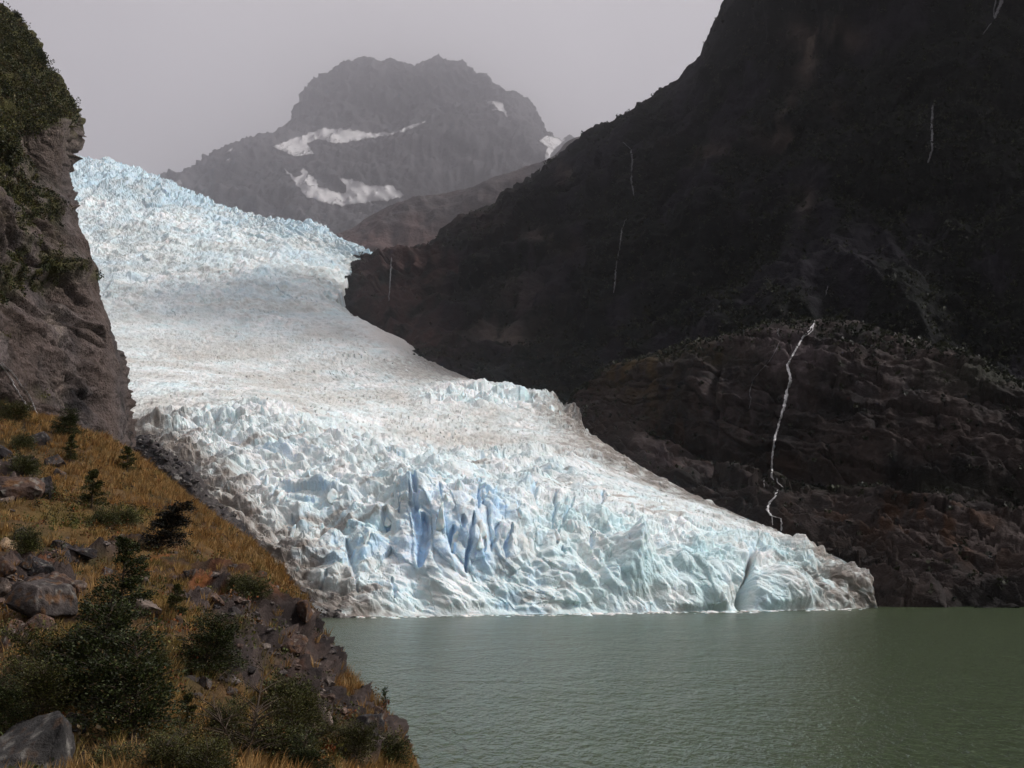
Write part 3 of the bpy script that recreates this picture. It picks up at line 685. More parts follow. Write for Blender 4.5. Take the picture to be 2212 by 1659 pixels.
# ------------------------------------------------------------------ near hillside
def wpt(p):                                   # world point -> (px, py, Y) is not defined behind the viewer: keep world rows apart
    return np.array(p, float)
HR = [
 [(-520, 1760, 12), (0, 1768, 11), (200, 1785, 10.6), (400, 1830, 10.2), (600, 1925, 9.6), (760, 2100, 8.6)],
 [(-470, 1455, 20), (0, 1475, 18.6), (200, 1503, 18), (400, 1560, 17.2), (560, 1640, 16.2), (690, 1745, 15), (800, 1900, 13.2)],
 [(-420, 1200, 32), (0, 1222, 30), (200, 1282, 29), (400, 1352, 28), (560, 1450, 26), (690, 1562, 23.4), (780, 1662, 21.2), (880, 1860, 18)],
 [(-370, 1000, 50), (0, 1012, 48), (200, 1082, 46), (400, 1172, 43), (540, 1262, 40.5), (630, 1370, 37), (700, 1490, 33), (785, 1580, 29.5), (860, 1665, 26.5), (950, 1840, 22)],
 [(-320, 762, 76), (0, 884, 71), (100, 918, 69), (200, 957, 67), (270, 992, 65), (380, 1064, 62), (500, 1146, 58), (600, 1238, 54), (650, 1300, 51), (684, 1345, 49), (703, 1425, 45), (790, 1515, 40), (850, 1592, 36), (920, 1662, 32), (1010, 1820, 27)],
 [(-300, 840, 95), (0, 960, 88), (270, 1070, 78), (500, 1230, 68), (650, 1390, 58), (705, 1500, 51), (800, 1600, 45), (900, 1700, 39), (1030, 1900, 31)],
 [(-250, 1180, 130), (0, 1260, 120), (270, 1330, 110), (500, 1420, 95), (640, 1500, 80), (720, 1640, 62), (820, 1760, 52), (930, 1890, 44), (1060, 2100, 34)],
]
def build_slope():
    NU = 420
    HQ = [[(x - 16 * float(np.clip((x - 620) / 60, 0, 1)) * (i in (3, 4, 5)), y, Y) for x, y, Y in r_] for i, r_ in enumerate(HR)]
    G, kn = loft(HQ, NU, [54, 70, 82, 84, 20, 12])
    # carry the ground on under and behind the viewer
    first = G[0]
    b1 = first.copy(); b1[:, 1] -= 6; b1[:, 2] -= 0.35; b1[:, 0] = b1[:, 0] * 1.2
    b2 = first.copy(); b2[:, 1] -= 26; b2[:, 2] -= 0.8; b2[:, 0] = b2[:, 0] * 2.2 - 2
    nb = 24
    back = np.stack([b2 + (b1 - b2) * t for t in np.linspace(0, 1, 8, endpoint=False)] + [b1 + (first - b1) * t for t in np.linspace(0, 1, nb - 8, endpoint=False)])
    G = np.concatenate([back, G]); nv = G.shape[0]
    r = np.concatenate([np.full(nb, -0.5), np.interp(np.arange(nv - nb), kn, np.arange(len(kn)))])[:, None] * np.ones((1, NU))
    N = normals(blur(G, 5, 1)); N = N if N[..., 2].mean() > 0 else -N
    px, py = proj(G)
    vis = r >= 0
    px = np.where(vis, px, 300.0); py = np.where(vis, py, 1900.0)
    rockm = np.clip(spot(px, py, [(560, 1400, 120, 90, 1.), (660, 1480, 45, 110, 1.1), (690, 1370, 30, 60, 1.2), (420, 1290, 90, 60, .8), (60, 1300, 90, 120, .9), (160, 1200, 120, 22, .9), (800, 1580, 60, 60, 1.), (30, 1020, 60, 50, .6), (700, 1540, 70, 20, .5), (470, 1480, 60, 30, .4)]), 0, 1)
    nz = fbm(G, 4.5, 4, off=2); nf = fbm(G, 0.9, 4, off=3)
    rk = sstep(0.35, 0.65, rockm + 0.45 * nz + 0.15 * nf)
    sil = 1 - 0.6 * np.exp(-((r - 4) / 0.15) ** 2)
    D = fbm(G, 9, 4, off=5) * 0.55 * sil + rk * ((ridged(G * np.array([1, 1, 1.8]), 2.6, 4, off=6) - 1.0) * 0.55 + fbm(G, 0.6, 3, off=7) * 0.14) + fbm(G, 1.6, 3, off=8) * 0.12
    D += rk * 0.3 * sil
    D = np.where(r < 0, D * 0.3, D)
    P = G + N * D[..., None]
    grass = np.array([0.13, 0.074, 0.024]); soil = np.array([0.036, 0.022, 0.013]); rock = np.array([0.050, 0.037, 0.033]); darkr = np.array([0.013, 0.010, 0.010]); redm = np.array([0.15, 0.052, 0.014]); green = np.array([0.050, 0.055, 0.013])
    C = mixc(soil, grass, np.clip(0.45 + 0.9 * nz, 0, 1) * 0.8)
    gm = np.clip(spot(px, py, [(250, 1135, 70, 20, 1.), (580, 1310, 60, 20, .8), (120, 1120, 60, 26, .5), (480, 1430, 60, 50, .5), (700, 1600, 120, 40, .7), (400, 1480, 60, 30, .5)]), 0, 1)
    C = mixc(C, green, np.clip(gm + 0.5 * fbm(G, 3, 3, off=14), 0, 1) * 0.7)
    C = mixc(C, mixc(rock, darkr, np.clip(0.5 - 1.2 * fbm(G, 2.2, 4, off=11) + 0.3 * nf, 0, 1)), rk)
    rm = np.clip(spot(px, py, [(350, 1225, 50, 14, 1.2), (430, 1290, 60, 25, .8), (510, 1325, 60, 16, .9), (60, 1240, 60, 20, .6), (150, 1180, 80, 14, .8), (620, 1440, 20, 30, .6), (60, 1400, 60, 20, .4)]), 0, 1)
    C = mixc(C, redm, rm * sstep(-0.3, 0.3, nf + 0.3 * nz))
    return P, C, rk, gm, r, px, py
HP, HC, HK, HGm, Hr, Hpx, Hpy = build_slope()
mat_slope = attr_material('hillside_ground', rough=0.95, bump=[(5, 0.07), (22, 0.02)], spec=0.15, var=0.4, vscale=4.0)
slope = obj('hillside', mesh_from('hillside', HP.reshape(-1, 3), grid_faces(*HP.shape[:2]), {'Col': HC.reshape(-1, 3)}), mat_slope)
tag(slope, 'steep near hillside of dry grass, stones and shrubs above the lake', 'hillside', kind='structure')
#PART3

# ------------------------------------------------------------------ placing things on built surfaces
bpy.context.view_layer.update()
def hit(o, px, py):
    d = rays(px, py); d = Vector(d).normalized()
    ok, p, n, i = o.ray_cast(Vector(EYE), d, distance=30000)
    if not ok: return None, None
    if n.dot(d) > 0: n = -n
    return np.array(p), np.array(n)
def ribbon(paths, target, lift, seed=0):
    """water strands: paths of [(px, py, width in layout units), ...] laid on a surface"""
    rg = np.random.default_rng(seed); V = []; F = []
    for path in paths:
        a = np.array(path, float)
        L = np.concatenate([[0], np.cumsum(np.hypot(np.diff(a[:, 0]), np.diff(a[:, 1])))])
        n = max(6, int(L[-1] / 3)); t = np.linspace(0, L[-1], n)
        q = np.stack([np.interp(t, L, a[:, k]) for k in range(3)], -1)
        q[1:-1, 0] += rg.normal(0, 0.5, n - 2)
        pts = []
        for (x, y, wd) in q:
            p, nn = hit(target, x, y)
            if p is None: continue
            pts.append((p, nn, wd * (0.6 + 0.6 * rg.random()) * p[1] / FPX))
        if len(pts) < 3: continue
        base = len(V); K = 5
        for j, (p, nn, wd) in enumerate(pts):
            view = EYE - p; view /= np.linalg.norm(view)
            side = np.array([1.0, 0, 0]); o_ = view * 0.6 + nn * 0.4; o_ /= np.linalg.norm(o_)
            taper = min(1, j / 2 + 0.35, (len(pts) - 1 - j) / 2 + 0.35)
            for k in range(K):
                s_ = (k / (K - 1) - 0.5) * wd * taper
                V.append(p + side * s_ + o_ * (lift * (0.6 + 0.8 * math.cos((k / (K - 1) - 0.5) * math.pi)) + 0.15 * lift * rg.random()))
        m_ = len(pts)
        for j in range(m_ - 1):
            for k in range(K - 1):
                b = base + j * K + k
                F.append((b, b + 1, b + K + 1, b + K))
    return mesh_from('waterfall', np.array(V), np.array(F))
def plain_material(name, col, rough=0.6, spec=0.4, var=0.12, scale=1.0, bump=None):
    m = bpy.data.materials.new(name); m.use_nodes = True
    n = m.node_tree.nodes; l = m.node_tree.links; b = n['Principled BSDF']
    b.inputs['Roughness'].default_value = rough; b.inputs['Specular IOR Level'].default_value = spec
    t = n.new('ShaderNodeTexCoord'); ns = n.new('ShaderNodeTexNoise'); ns.inputs['Scale'].default_value = scale; ns.inputs['Detail'].default_value = 5
    l.new(t.outputs['Object'], ns.inputs['Vector'])
    r_ = n.new('ShaderNodeValToRGB'); e_ = r_.color_ramp.elements
    e_[0].position = 0.3; e_[1].position = 0.7
    e_[0].color = (*[c * (1 - var) for c in col], 1); e_[1].color = (*[min(1, c * (1 + var)) for c in col], 1)
    l.new(ns.outputs[0], r_.inputs[0]); l.new(r_.outputs[0], b.inputs['Base Color'])
    if bump:
        bp = n.new('ShaderNodeBump'); bp.inputs['Distance'].default_value = bump
        l.new(ns.outputs[0], bp.inputs['Height']); l.new(bp.outputs[0], b.inputs['Normal'])
    return m
mat_fall = plain_material('falling_water', (0.50, 0.49, 0.50), 0.5, 0.4, 0.45, 0.35)
mat_fall_dim = plain_material('thin_falling_water', (0.11, 0.11, 0.12), 0.5, 0.4, 0.4, 0.35)

def b7(pts): return [(1238.7 + 0.44 * x, 619.4 + 0.44 * y, w_) for x, y, w_ in pts]
def b6(pts): return [(1150.2 + 0.48 * x, 0.48 * y, w_) for x, y, w_ in pts]
FALLS = [
 (bench, [b7([(1185, 140, 3), (1182, 180, 5), (1160, 215, 3), (1130, 242, 5), (1075, 340, 5), (1050, 388, 6), (1068, 460, 6), (1045, 530, 8), (1035, 590, 7), (1010, 670, 5), (990, 740, 5), (982, 800, 5), (975, 860, 4), (973, 930, 4), (985, 948, 3)]),
          b7([(1180, 185, 3), (1172, 215, 3), (1150, 235, 3), (1128, 248, 3)]),
          b7([(932, 938, 1.6), (985, 935, 1.8)]), b7([(1000, 938, 2), (1005, 962, 3), (1030, 985, 3)]), b7([(936, 940, 1.5), (937, 985, 2)]),
          b7([(1000, 1000, 5), (992, 1030, 5), (965, 1058, 5), (952, 1095, 6), (970, 1125, 5), (1018, 1138, 3), (1022, 1200, 5)]), b7([(975, 1128, 3), (976, 1170, 3)])],
  mat_fall, 0.9, 'long bright waterfall zigzagging down the brown rock wall to the ice', 0),
 (bench, [b7([(1008, 205, 2), (1000, 222, 2), (1012, 248, 2)]), b7([(1012, 268, 1.6), (1000, 300, 1.6), (960, 370, 1.4), (920, 410, 1.2), (880, 462, 1.4), (865, 520, 1.6), (872, 550, 1.6), (862, 600, 1.4)])],
  mat_fall_dim, 0.7, 'faint thread of water left of the long bright waterfall', 1),
 (mountain, [b6([(405, 640, 2), (420, 650, 3), (443, 672, 4), (452, 720, 4), (445, 780, 4), (447, 830, 4), (458, 885, 2.5)])], mat_fall_dim, 2.0, 'thin white cascade high on the dark ridge left of the mountainside', 2),
 (mountain, [b6([(422, 985, 2), (402, 1040, 3), (392, 1120, 2.5), (378, 1200, 3), (370, 1280, 4), (366, 1320, 2)])], mat_fall_dim, 2.0, 'slender cascade falling straight below the ridge cascade', 3),
 (mountain, [b6([(1812, 445, 3), (1800, 490, 5), (1795, 560, 6), (1798, 630, 6), (1798, 680, 5), (1778, 735, 5)])], mat_fall_dim, 2.0, 'vertical veil of water on the dark wall near the right edge', 4),
 (mountain, [b6([(2118, -10, 12), (2095, 40, 9), (2078, 88, 6)]), b6([(2085, 0, 4), (2072, 80, 3)]), b6([(2065, 105, 3), (2040, 135, 4), (2028, 158, 3)])], mat_fall_dim, 2.0, 'spreading cascade at the top right corner of the view', 5),
 (mountain, [b6([(1328, 1288, 4), (1318, 1332, 2)])], mat_fall_dim, 2.0, 'short spout just above the head of the long bright waterfall', 6),
 (mountain, [[(846, 556, 3), (843, 600, 3), (841, 650, 2.5)]], mat_fall_dim, 2.5, 'thin waterfall on reddish rock beside the edge of the icefall', 7),
 (cliff, [[(-4, 780, 3), (22, 818, 3.5), (42, 854, 3.5), (60, 880, 3), (71, 903, 2.5)], [(2, 782, 2.5), (26, 806, 2.5), (40, 828, 2.5), (58, 848, 2.5), (68, 868, 2), (80, 892, 2), (94, 918, 1.6)]],
  mat_fall, 0.35, 'twin streaks of water running down the foot of the left cliff', 8),
]
for (tg, paths, mt, lift, lab, sd_) in FALLS:
    tag(obj('waterfall', ribbon(paths, tg, lift, sd_), mt), lab, 'waterfall')

# ------------------------------------------------------------------ snow lying on the far summit
def b8(pts): return [(353.9 + 0.42 * x, 88.5 + 0.42 * y) for x, y in pts]
SNOW = [
 b8([(550, 540), (700, 490), (800, 450), (900, 447), (1000, 460), (1060, 470), (1180, 465), (1300, 425), (1390, 402), (1300, 444), (1180, 484), (1060, 503), (980, 513), (900, 532), (800, 508), (740, 525), (770, 578), (680, 597), (620, 572)]),
 b8([(600, 640), (680, 697), (715, 690), (690, 665), (715, 655), (770, 700), (800, 745), (870, 775), (935, 780), (935, 745), (900, 703), (990, 712), (1060, 742), (1180, 745), (1240, 795), (1180, 817), (1050, 832), (910, 850), (800, 827), (730, 797), (690, 752), (650, 697)]),
 b8([(1645, 297), (1740, 318), (1778, 392), (1765, 394), (1735, 360), (1665, 352), (1710, 343)]),
 b8([(1920, 512), (1975, 485), (2075, 505), (2005, 560), (1978, 640), (1946, 638), (1970, 545)]),
 b8([(303, 582), (362, 540), (345, 570)]), b8([(298, 626), (345, 598), (335, 615)]), b8([(380, 580), (402, 562), (398, 575)]), b8([(28, 738), (85, 708), (98, 738)]), b8([(268, 675), (290, 660), (285, 672)]),
 b8([(995, 880), (1022, 876), (1018, 893)]), b8([(1765, 403), (1790, 418), (1780, 420)]),
]
def inside(poly, x, y):
    p = np.array(poly); r_ = np.zeros(x.shape, bool); j = len(p) - 1
    for i in range(len(p)):
        c = ((p[i, 1] > y) != (p[j, 1] > y)) & (x < (p[j, 0] - p[i, 0]) * (y - p[i, 1]) / (p[j, 1] - p[i, 1] + 1e-9) + p[i, 0])
        r_ ^= c; j = i
    return r_
mat_snow = plain_material('old_snow', (0.50, 0.49, 0.495), 0.7, 0.3, 0.12, 0.01)
for si, poly in enumerate(SNOW):
    p = np.array(poly); st = 1.6 if si < 4 else 1.2
    xs = np.arange(p[:, 0].min() - 2, p[:, 0].max() + 3, st); ys = np.arange(p[:, 1].min() - 2, p[:, 1].max() + 3, st)
    X, Y_ = np.meshgrid(xs, ys)
    jx = perlin(X / 9, Y_ / 9, 0.3) * 4; jy = perlin(X / 9, Y_ / 9, 5.3) * 4
    if si > 3: jx *= 0.3; jy *= 0.3
    M = inside(poly, X + jx, Y_ + jy)
    idx = -np.ones(M.shape, int); V = []; T = np.full(M.shape, np.nan)
    for i in range(M.shape[0]):
        for j in range(M.shape[1]):
            if M[i, j]:
                q, nn = hit(far, X[i, j], Y_[i, j])
                if q is None: continue
                T[i, j] = np.linalg.norm(q - EYE)
    T0 = T.copy()
    for _ in range(10):                                    # snow fills the hollows: a smoother blanket than the rock
        Tp = np.pad(T, 1, constant_values=np.nan)
        T = np.where(np.isnan(T), np.nan, np.nanmean(np.stack([Tp[1 + a:Tp.shape[0] - 1 + a, 1 + b:Tp.shape[1] - 1 + b] for a in (-1, 0, 1) for b in (-1, 0, 1)]), axis=0))
    T = np.minimum(T, T0 + 30) - 45
    for i in range(M.shape[0]):
        for j in range(M.shape[1]):
            if not np.isnan(T[i, j]):
                d_ = rays(X[i, j], Y_[i, j]); idx[i, j] = len(V); V.append(EYE + d_ / np.linalg.norm(d_) * T[i, j])
    F = []
    for i in range(M.shape[0] - 1):
        for j in range(M.shape[1] - 1):
            f = (idx[i, j], idx[i + 1, j], idx[i + 1, j + 1], idx[i, j + 1])
            if min(f) >= 0 and max(V[k][1] for k in f) - min(V[k][1] for k in f) < 900: F.append(f)
    if F: obj('snow_patch', mesh_from('snow_patch', np.array(V), np.array(F)), mat_snow, far)

# ------------------------------------------------------------------ stones
def icosphere(sub):
    t = (1 + 5 ** 0.5) / 2
    V = [(-1, t, 0), (1, t, 0), (-1, -t, 0), (1, -t, 0), (0, -1, t), (0, 1, t), (0, -1, -t), (0, 1, -t), (t, 0, -1), (t, 0, 1), (-t, 0, -1), (-t, 0, 1)]
    F = [(0, 11, 5), (0, 5, 1), (0, 1, 7), (0, 7, 10), (0, 10, 11), (1, 5, 9), (5, 11, 4), (11, 10, 2), (10, 7, 6), (7, 1, 8), (3, 9, 4), (3, 4, 2), (3, 2, 6), (3, 6, 8), (3, 8, 9), (4, 9, 5), (2, 4, 11), (6, 2, 10), (8, 6, 7), (9, 8, 1)]
    V = [np.array(v) / np.linalg.norm(v) for v in V]
    for _ in range(sub):
        c = {}; G_ = []
        def mid(a, b):
            k = (min(a, b), max(a, b))
            if k not in c:
                v = V[a] + V[b]; V.append(v / np.linalg.norm(v)); c[k] = len(V) - 1
            return c[k]
        for (a, b, d) in F:
            x, y, z = mid(a, b), mid(b, d), mid(d, a)
            G_ += [(a, x, z), (b, y, x), (d, z, y), (x, y, z)]
        F = G_
    return np.array(V), np.array(F)
ICO = {k: icosphere(k) for k in (0, 1, 2, 3, 4)}
def rock_mesh(seed, sub=3, cuts=15, dims=(1, 1, 1), kind='grey', rough=0.06):
    rg = np.random.default_rng(seed); V, F = ICO[sub]; V = V.copy()
    if kind == 'slate':
        for n, d in (((-0.55, -0.30, 0.75), 0.34), ((0.85, -0.25, 0.40), 0.42), ((-0.1, -0.85, 0.45), 0.45), ((0.3, 0.7, 0.6), 0.50), ((0.45, -0.1, 0.9), 0.50)):
            n = np.array(n) / np.linalg.norm(n); V = V - np.clip(V @ n - d, 0, None)[:, None] * n
        cuts = 6
    for i in range(cuts):
        n = rg.normal(size=3); n /= np.linalg.norm(n); d = rg.uniform(0.36, 0.78)
        s = V @ n; over = np.clip(s - d, 0, None); V = V - over[:, None] * n * 0.97
    V = V * (1 + fbm(V, 0.9, 3, off=seed) * 0.08)[:, None] + V * (fbm(V, 0.20, 4, 0.6, off=seed + 3) * rough)[:, None]
    V[:, 2] = np.maximum(V[:, 2], -0.55)
    V = V * np.array(dims) * 0.62
    pal = {'slate': ((0.050, 0.046, 0.044), (0.014, 0.013, 0.013)), 'grey': ((0.070, 0.057, 0.053), (0.022, 0.019, 0.019)), 'dark': ((0.030, 0.026, 0.028), (0.012, 0.011, 0.012)), 'brown': ((0.075, 0.046, 0.035), (0.025, 0.016, 0.014)),
           'pale': ((0.135, 0.103, 0.086), (0.058, 0.045, 0.038)), 'tan': ((0.28, 0.20, 0.125), (0.16, 0.11, 0.07))}[kind]
    C = mixc(pal[0], pal[1], np.clip(0.45 + 1.0 * fbm(V, 0.35, 4, off=seed + 5), 0, 1))
    mo = sstep(0.25, 0.45, fbm(V, 0.20, 5, 0.6, off=seed + 9)) * (0.3 if kind in ('dark', 'tan', 'pale', 'slate') else 0.8)
    C = mixc(C, (0.12, 0.055, 0.016), mo * 0.75)
    C = mixc(C, (0.16, 0.15, 0.135), sstep(0.42, 0.6, fbm(V, 0.14, 3, off=seed + 14)) * 0.7)
    me = mesh_from('boulder', V, F, {'Col': C}, smooth=True)
    return me
mat_stone = attr_material('boulder_stone', rough=0.9, bump=[(7, 0.06), (35, 0.015)], spec=0.25, var=0.45, vscale=9.0)
def b2_(x, y): return 0.52 * x, 796 + 0.52 * y         # second study crop -> layout units
# x, y of the middle, width, height (study crop), kind, label
BOULDERS = [
 (180, 505, 105, 105, 'dark', 'dark red brown square boulder among grass on the upper left slope'),
 (60, 505, 190, 120, 'brown', 'broad reddish boulder beside the dark square one on the upper left slope'),
 (232, 385, 85, 55, 'grey', 'violet grey slab below the two upper left shrubs'),
 (158, 292, 90, 60, 'dark', 'small dark wedge of rock highest on the left slope'),
 (22, 352, 60, 60, 'dark', 'small dark stone at the left edge below the cliff foot'),
 (255, 440, 60, 45, 'grey', 'small grey stone under the violet slab'),
 (22, 735, 75, 62, 'tan', 'pale tan angular stone at the left edge'),
 (85, 690, 62, 60, 'grey', 'rounded grey stone right of the tan angular stone'),
 (150, 832, 120, 85, 'dark', 'black cleft boulder in the middle of the stone pile'),
 (105, 800, 70, 55, 'grey', 'grey block behind the black cleft boulder'),
 (215, 905, 150, 105, 'brown', 'smooth brown boulder right of the black cleft boulder'),
 (150, 900, 140, 60, 'brown', 'flat reddish boulder resting on the long mossy slab'),
 (140, 965, 250, 150, 'grey', 'long sloping slab dotted with orange moss in the stone pile'),
 (318, 902, 70, 42, 'pale', 'pale oval stone at the right end of the stone pile'),
 (30, 830, 90, 80, 'brown', 'brown block at the left edge of the stone pile'),
 (20, 910, 60, 60, 'pale', 'pale block at the left edge under the brown block'),
 (150, 1075, 155, 100, 'brown', 'rounded reddish boulder below the long mossy slab'),
 (35, 1130, 110, 150, 'brown', 'tall brown boulder at the left edge below the slab'),
 (215, 1240, 110, 120, 'pale', 'pinkish boulder half hidden behind the big lower shrub'),
 (110, 1235, 170, 60, 'brown', 'low mossy ledge left of the pinkish boulder'),
 (590, 1000, 150, 85, 'pale', 'light pinkish boulder right of the tall dark shrub'),
 (580, 885, 105, 42, 'pale', 'low pale stone above the light pinkish boulder'),
 (440, 850, 60, 45, 'grey', 'grey stone behind the tall dark shrub'),
 (812, 1382, 95, 58, 'grey', 'violet grey block in dry grass at the bottom middle of the slope'),
 (850, 1310, 55, 50, 'grey', 'small grey stone just above the violet grey block'),
 (1310, 1482, 100, 120, 'pale', 'upright pale rock among shrubs near the lower right edge'),
 (1130, 1330, 70, 60, 'grey', 'grey stone behind the bare branching shrub'),
 (968, 1345, 50, 40, 'grey', 'small violet stone left of the bare branching shrub'),
 (320, 1475, 90, 75, 'dark', 'black stone beside the great grey boulder'),
 (150, 1600, 400, 280, 'slate', 'great grey angular boulder in the bottom left corner'),
 (790, 855, 60, 45, 'grey', 'grey stone below the ridge grass in the middle of the slope'),
 (250, 735, 110, 40, 'dark', 'low blue black outcrop under the green herb patch'),
 (345, 765, 120, 40, 'dark', 'low dark ledge running right from the blue black outcrop'),
 (895, 965, 110, 55, 'brown', 'brown ledge stone under the red moss'),
 (1265, 1005, 80, 75, 'brown', 'brown rock knob on the skyline at the lip of the slope'),
 (1225, 1150, 110, 80, 'brown', 'pitted brown outcrop at the cliff lip above the water'),
 (1510, 1500, 130, 110, 'dark', 'dark outcrop on the lower right lip of the slope'),
 (1570, 1440, 70, 60, 'brown', 'brown stone on the lower right skyline'),
 (20, 545, 60, 35, 'pale', 'pale chip of stone at the far left below the reddish boulder'),
]
for i, (x, y, w_, h_, kd, lab) in enumerate(BOULDERS):
    X, Y_ = b2_(x, y + h_ * 0.30)
    p, nn = hit(slope, X, Y_)
    if p is None: continue
    k = p[1] / FPX * 0.52
    W_, H_ = w_ * k * 1.02, h_ * k * 1.05
    rg = np.random.default_rng(100 + i)
    me = rock_mesh(200 + i, 4 if w_ > 100 else 3, 15, (1, rg.uniform(0.75, 1.0), 1), kd)
    V = np.empty(len(me.vertices) * 3, np.float32); me.vertices.foreach_get('co', V); V = V.reshape(-1, 3)
    ext = V.max(0) - V.min(0)
    s_ = np.array([W_ / ext[0], (W_ * 0.55 + H_ * 0.45) / ext[1], 1.15 * H_ / ext[2]])
    V2 = V * s_; V2[:, 2] -= V2[:, 2].min() + 0.32 * H_
    # lean it into the hillside
    me.vertices.foreach_set('co', V2.astype(np.float32).ravel()); me.update()
    o = obj('boulder', me, mat_stone, loc=p, rot=(rg.uniform(-.1, .1), rg.uniform(0.0, 0.25), rg.uniform(-.4, .4)))
    tag(o, lab, 'boulder', 'boulders on the near hillside')

def scatter_rocks(name, pts, sizes, kinds, mat, label, cat, parent=None, sub=1, colors=None, flat=0.75):
    V0, F0 = ICO[sub]; n0 = len(V0); Vs = []; Cs = []; Fs = []
    for i, (p, s_) in enumerate(zip(pts, sizes)):
        v = V0 * (1 + 0.35 * RNG.normal(size=(n0, 1)) * 0.6)
        v = v * np.array([RNG.uniform(0.7, 1.2), RNG.uniform(0.7, 1.2), flat * RNG.uniform(0.6, 1.1)]) * s_
        a = RNG.uniform(0, 6.28); c_, t_ = math.cos(a), math.sin(a)
        v = np.stack([v[:, 0] * c_ - v[:, 1] * t_, v[:, 0] * t_ + v[:, 1] * c_, v[:, 2]], -1)
        Vs.append(v + p); Fs.append(F0 + i * n0); Cs.append(np.tile(colors[RNG.integers(len(colors))] * RNG.uniform(0.7, 1.3), (n0, 1)))
    o = obj(name, mesh_from(name, np.concatenate(Vs), np.concatenate(Fs), {'Col': np.concatenate(Cs)}, smooth=False), mat, parent)
    return tag(o, label, cat, kind='stuff')
# loose stones on the bare parts of the hillside
flatP = HP.reshape(-1, 3); visible = ((Hr > 0.1) & (Hr < 4.0)).ravel()
wgt = (HK.ravel() * 1.0 + 0.08) * visible * np.linalg.norm(np.cross(np.gradient(HP, axis=0), np.gradient(HP, axis=1)), axis=-1).ravel()
def slope_points(n, weight):
    i = RNG.choice(len(flatP), n, p=weight / weight.sum())
    nu = HP.shape[1]; j = np.clip(i // nu, 0, HP.shape[0] - 2); k = np.clip(i % nu, 0, nu - 2)
    a, b = RNG.random((n, 1)), RNG.random((n, 1))
    p = HP[j, k] * (1 - a) * (1 - b) + HP[j, k + 1] * a * (1 - b) + HP[j + 1, k] * (1 - a) * b + HP[j + 1, k + 1] * a * b
    return p, j * nu + k
pts, _ = slope_points(800, wgt)
scatter_rocks('loose_stones', pts, np.abs(RNG.normal(0, 0.075, 800)) + 0.03, None, mat_stone, 'loose stones and gravel strewn over the bare parts of the hillside', 'stones',
              colors=np.array([[0.07, 0.058, 0.054], [0.03, 0.025, 0.025], [0.075, 0.05, 0.04], [0.12, 0.098, 0.085]]))
# blocks along the moraine
mi = RNG.choice(DP.shape[0] * DP.shape[1], 1400)
scatter_rocks('moraine_blocks', DP.reshape(-1, 3)[mi], np.abs(RNG.normal(0, 0.9, 1400)) + 0.3, None, mat_mor, 'dark angular blocks covering the moraine below the cliff', 'rubble',
              colors=np.array([[0.05, 0.043, 0.043], [0.03, 0.027, 0.029], [0.09, 0.08, 0.075], [0.16, 0.15, 0.14]]))
#PART4

# ------------------------------------------------------------------ ice pinnacles and floating ice
def serac_mesh(seed, tall):
    rg = np.random.default_rng(seed); V, F = ICO[3]; V = V.copy()
    for i in range(8):
        a = rg.uniform(0, 6.28); n = np.array([math.cos(a), math.sin(a), rg.uniform(0.05, 0.7)]); n /= np.linalg.norm(n); d = rg.uniform(0.30, 0.62)
        s = V @ n; V = V - np.clip(s - d, 0, None)[:, None] * n
    V = V + V * (fbm(V, 0.5, 4, off=seed) * 0.14)[:, None]
    V[:, 2] = np.where(V[:, 2] > 0, V[:, 2] * tall, V[:, 2])
    C = mixc((0.75, 0.765, 0.765), (0.55, 0.70, 0.74), np.clip(0.45 + fbm(V, 0.7, 3, off=seed + 2) + 0.3 * (0.5 - V[:, 2]), 0, 1))
    C = mixc(C, (0.60, 0.55, 0.48), np.clip(fbm(V, 0.5, 4, off=seed + 6) - 0.15, 0, 0.6))
    return mesh_from('serac', V, F, {'Col': C})
SV = [serac_mesh(300 + k, (0.9, 1.1, 1.3, 1.5, 0.8, 1.2, 1.6, 1.0)[k]) for k in range(8)]
for me in SV: me.materials.append(mat_ice)
rg = np.random.default_rng(77)
ser = []
for k in range(26): ser.append((rg.uniform(560, 1060), rg.uniform(1000, 1180), rg.uniform(9, 20), int(rg.integers(8))))
for k in range(12): ser.append((rg.uniform(840, 1110), rg.uniform(1020, 1075), rg.uniform(6, 11), int(rg.choice([1, 2, 3]))))
for k in range(20): ser.append((rg.uniform(1060, 1400), rg.uniform(1060, 1180), rg.uniform(9, 18), int(rg.integers(8))))
for k in range(16): ser.append((rg.uniform(920, 1225), 0, rg.uniform(6, 12), int(rg.choice([1, 2, 3, 5]))))
for k in range(24): ser.append((rg.uniform(330, 760), -1, rg.uniform(3, 6.5), int(rg.choice([2, 3, 5, 6]))))
for k in range(12): ser.append((rg.uniform(420, 700), rg.uniform(880, 940), rg.uniform(8, 14), int(rg.integers(8))))
for (x, y, wd, k) in ser:
    if y == 0: y = np.interp(x, [920, 1000, 1090, 1150, 1210, 1238], [862, 852, 849, 862, 882, 905]) + rg.uniform(0, 14)
    if y == -1: y = np.interp(x, [300, 360, 430, 560, 640, 690, 740, 800], [367, 392, 427, 467, 482, 492, 522, 546]) + rg.uniform(2, 12)
    p, nn = hit(glacier, x, y)
    if p is None: continue
    s_ = wd * p[1] / FPX
    o = obj('serac', SV[k], None, glacier, loc=p - np.array([0, 0, s_ * 0.35]), rot=(rg.uniform(-.2, .25), rg.uniform(-.25, .25), rg.uniform(0, 6.28)), scale=(s_, s_ * rg.uniform(0.6, 1), s_ * rg.uniform(0.8, 1.2)))
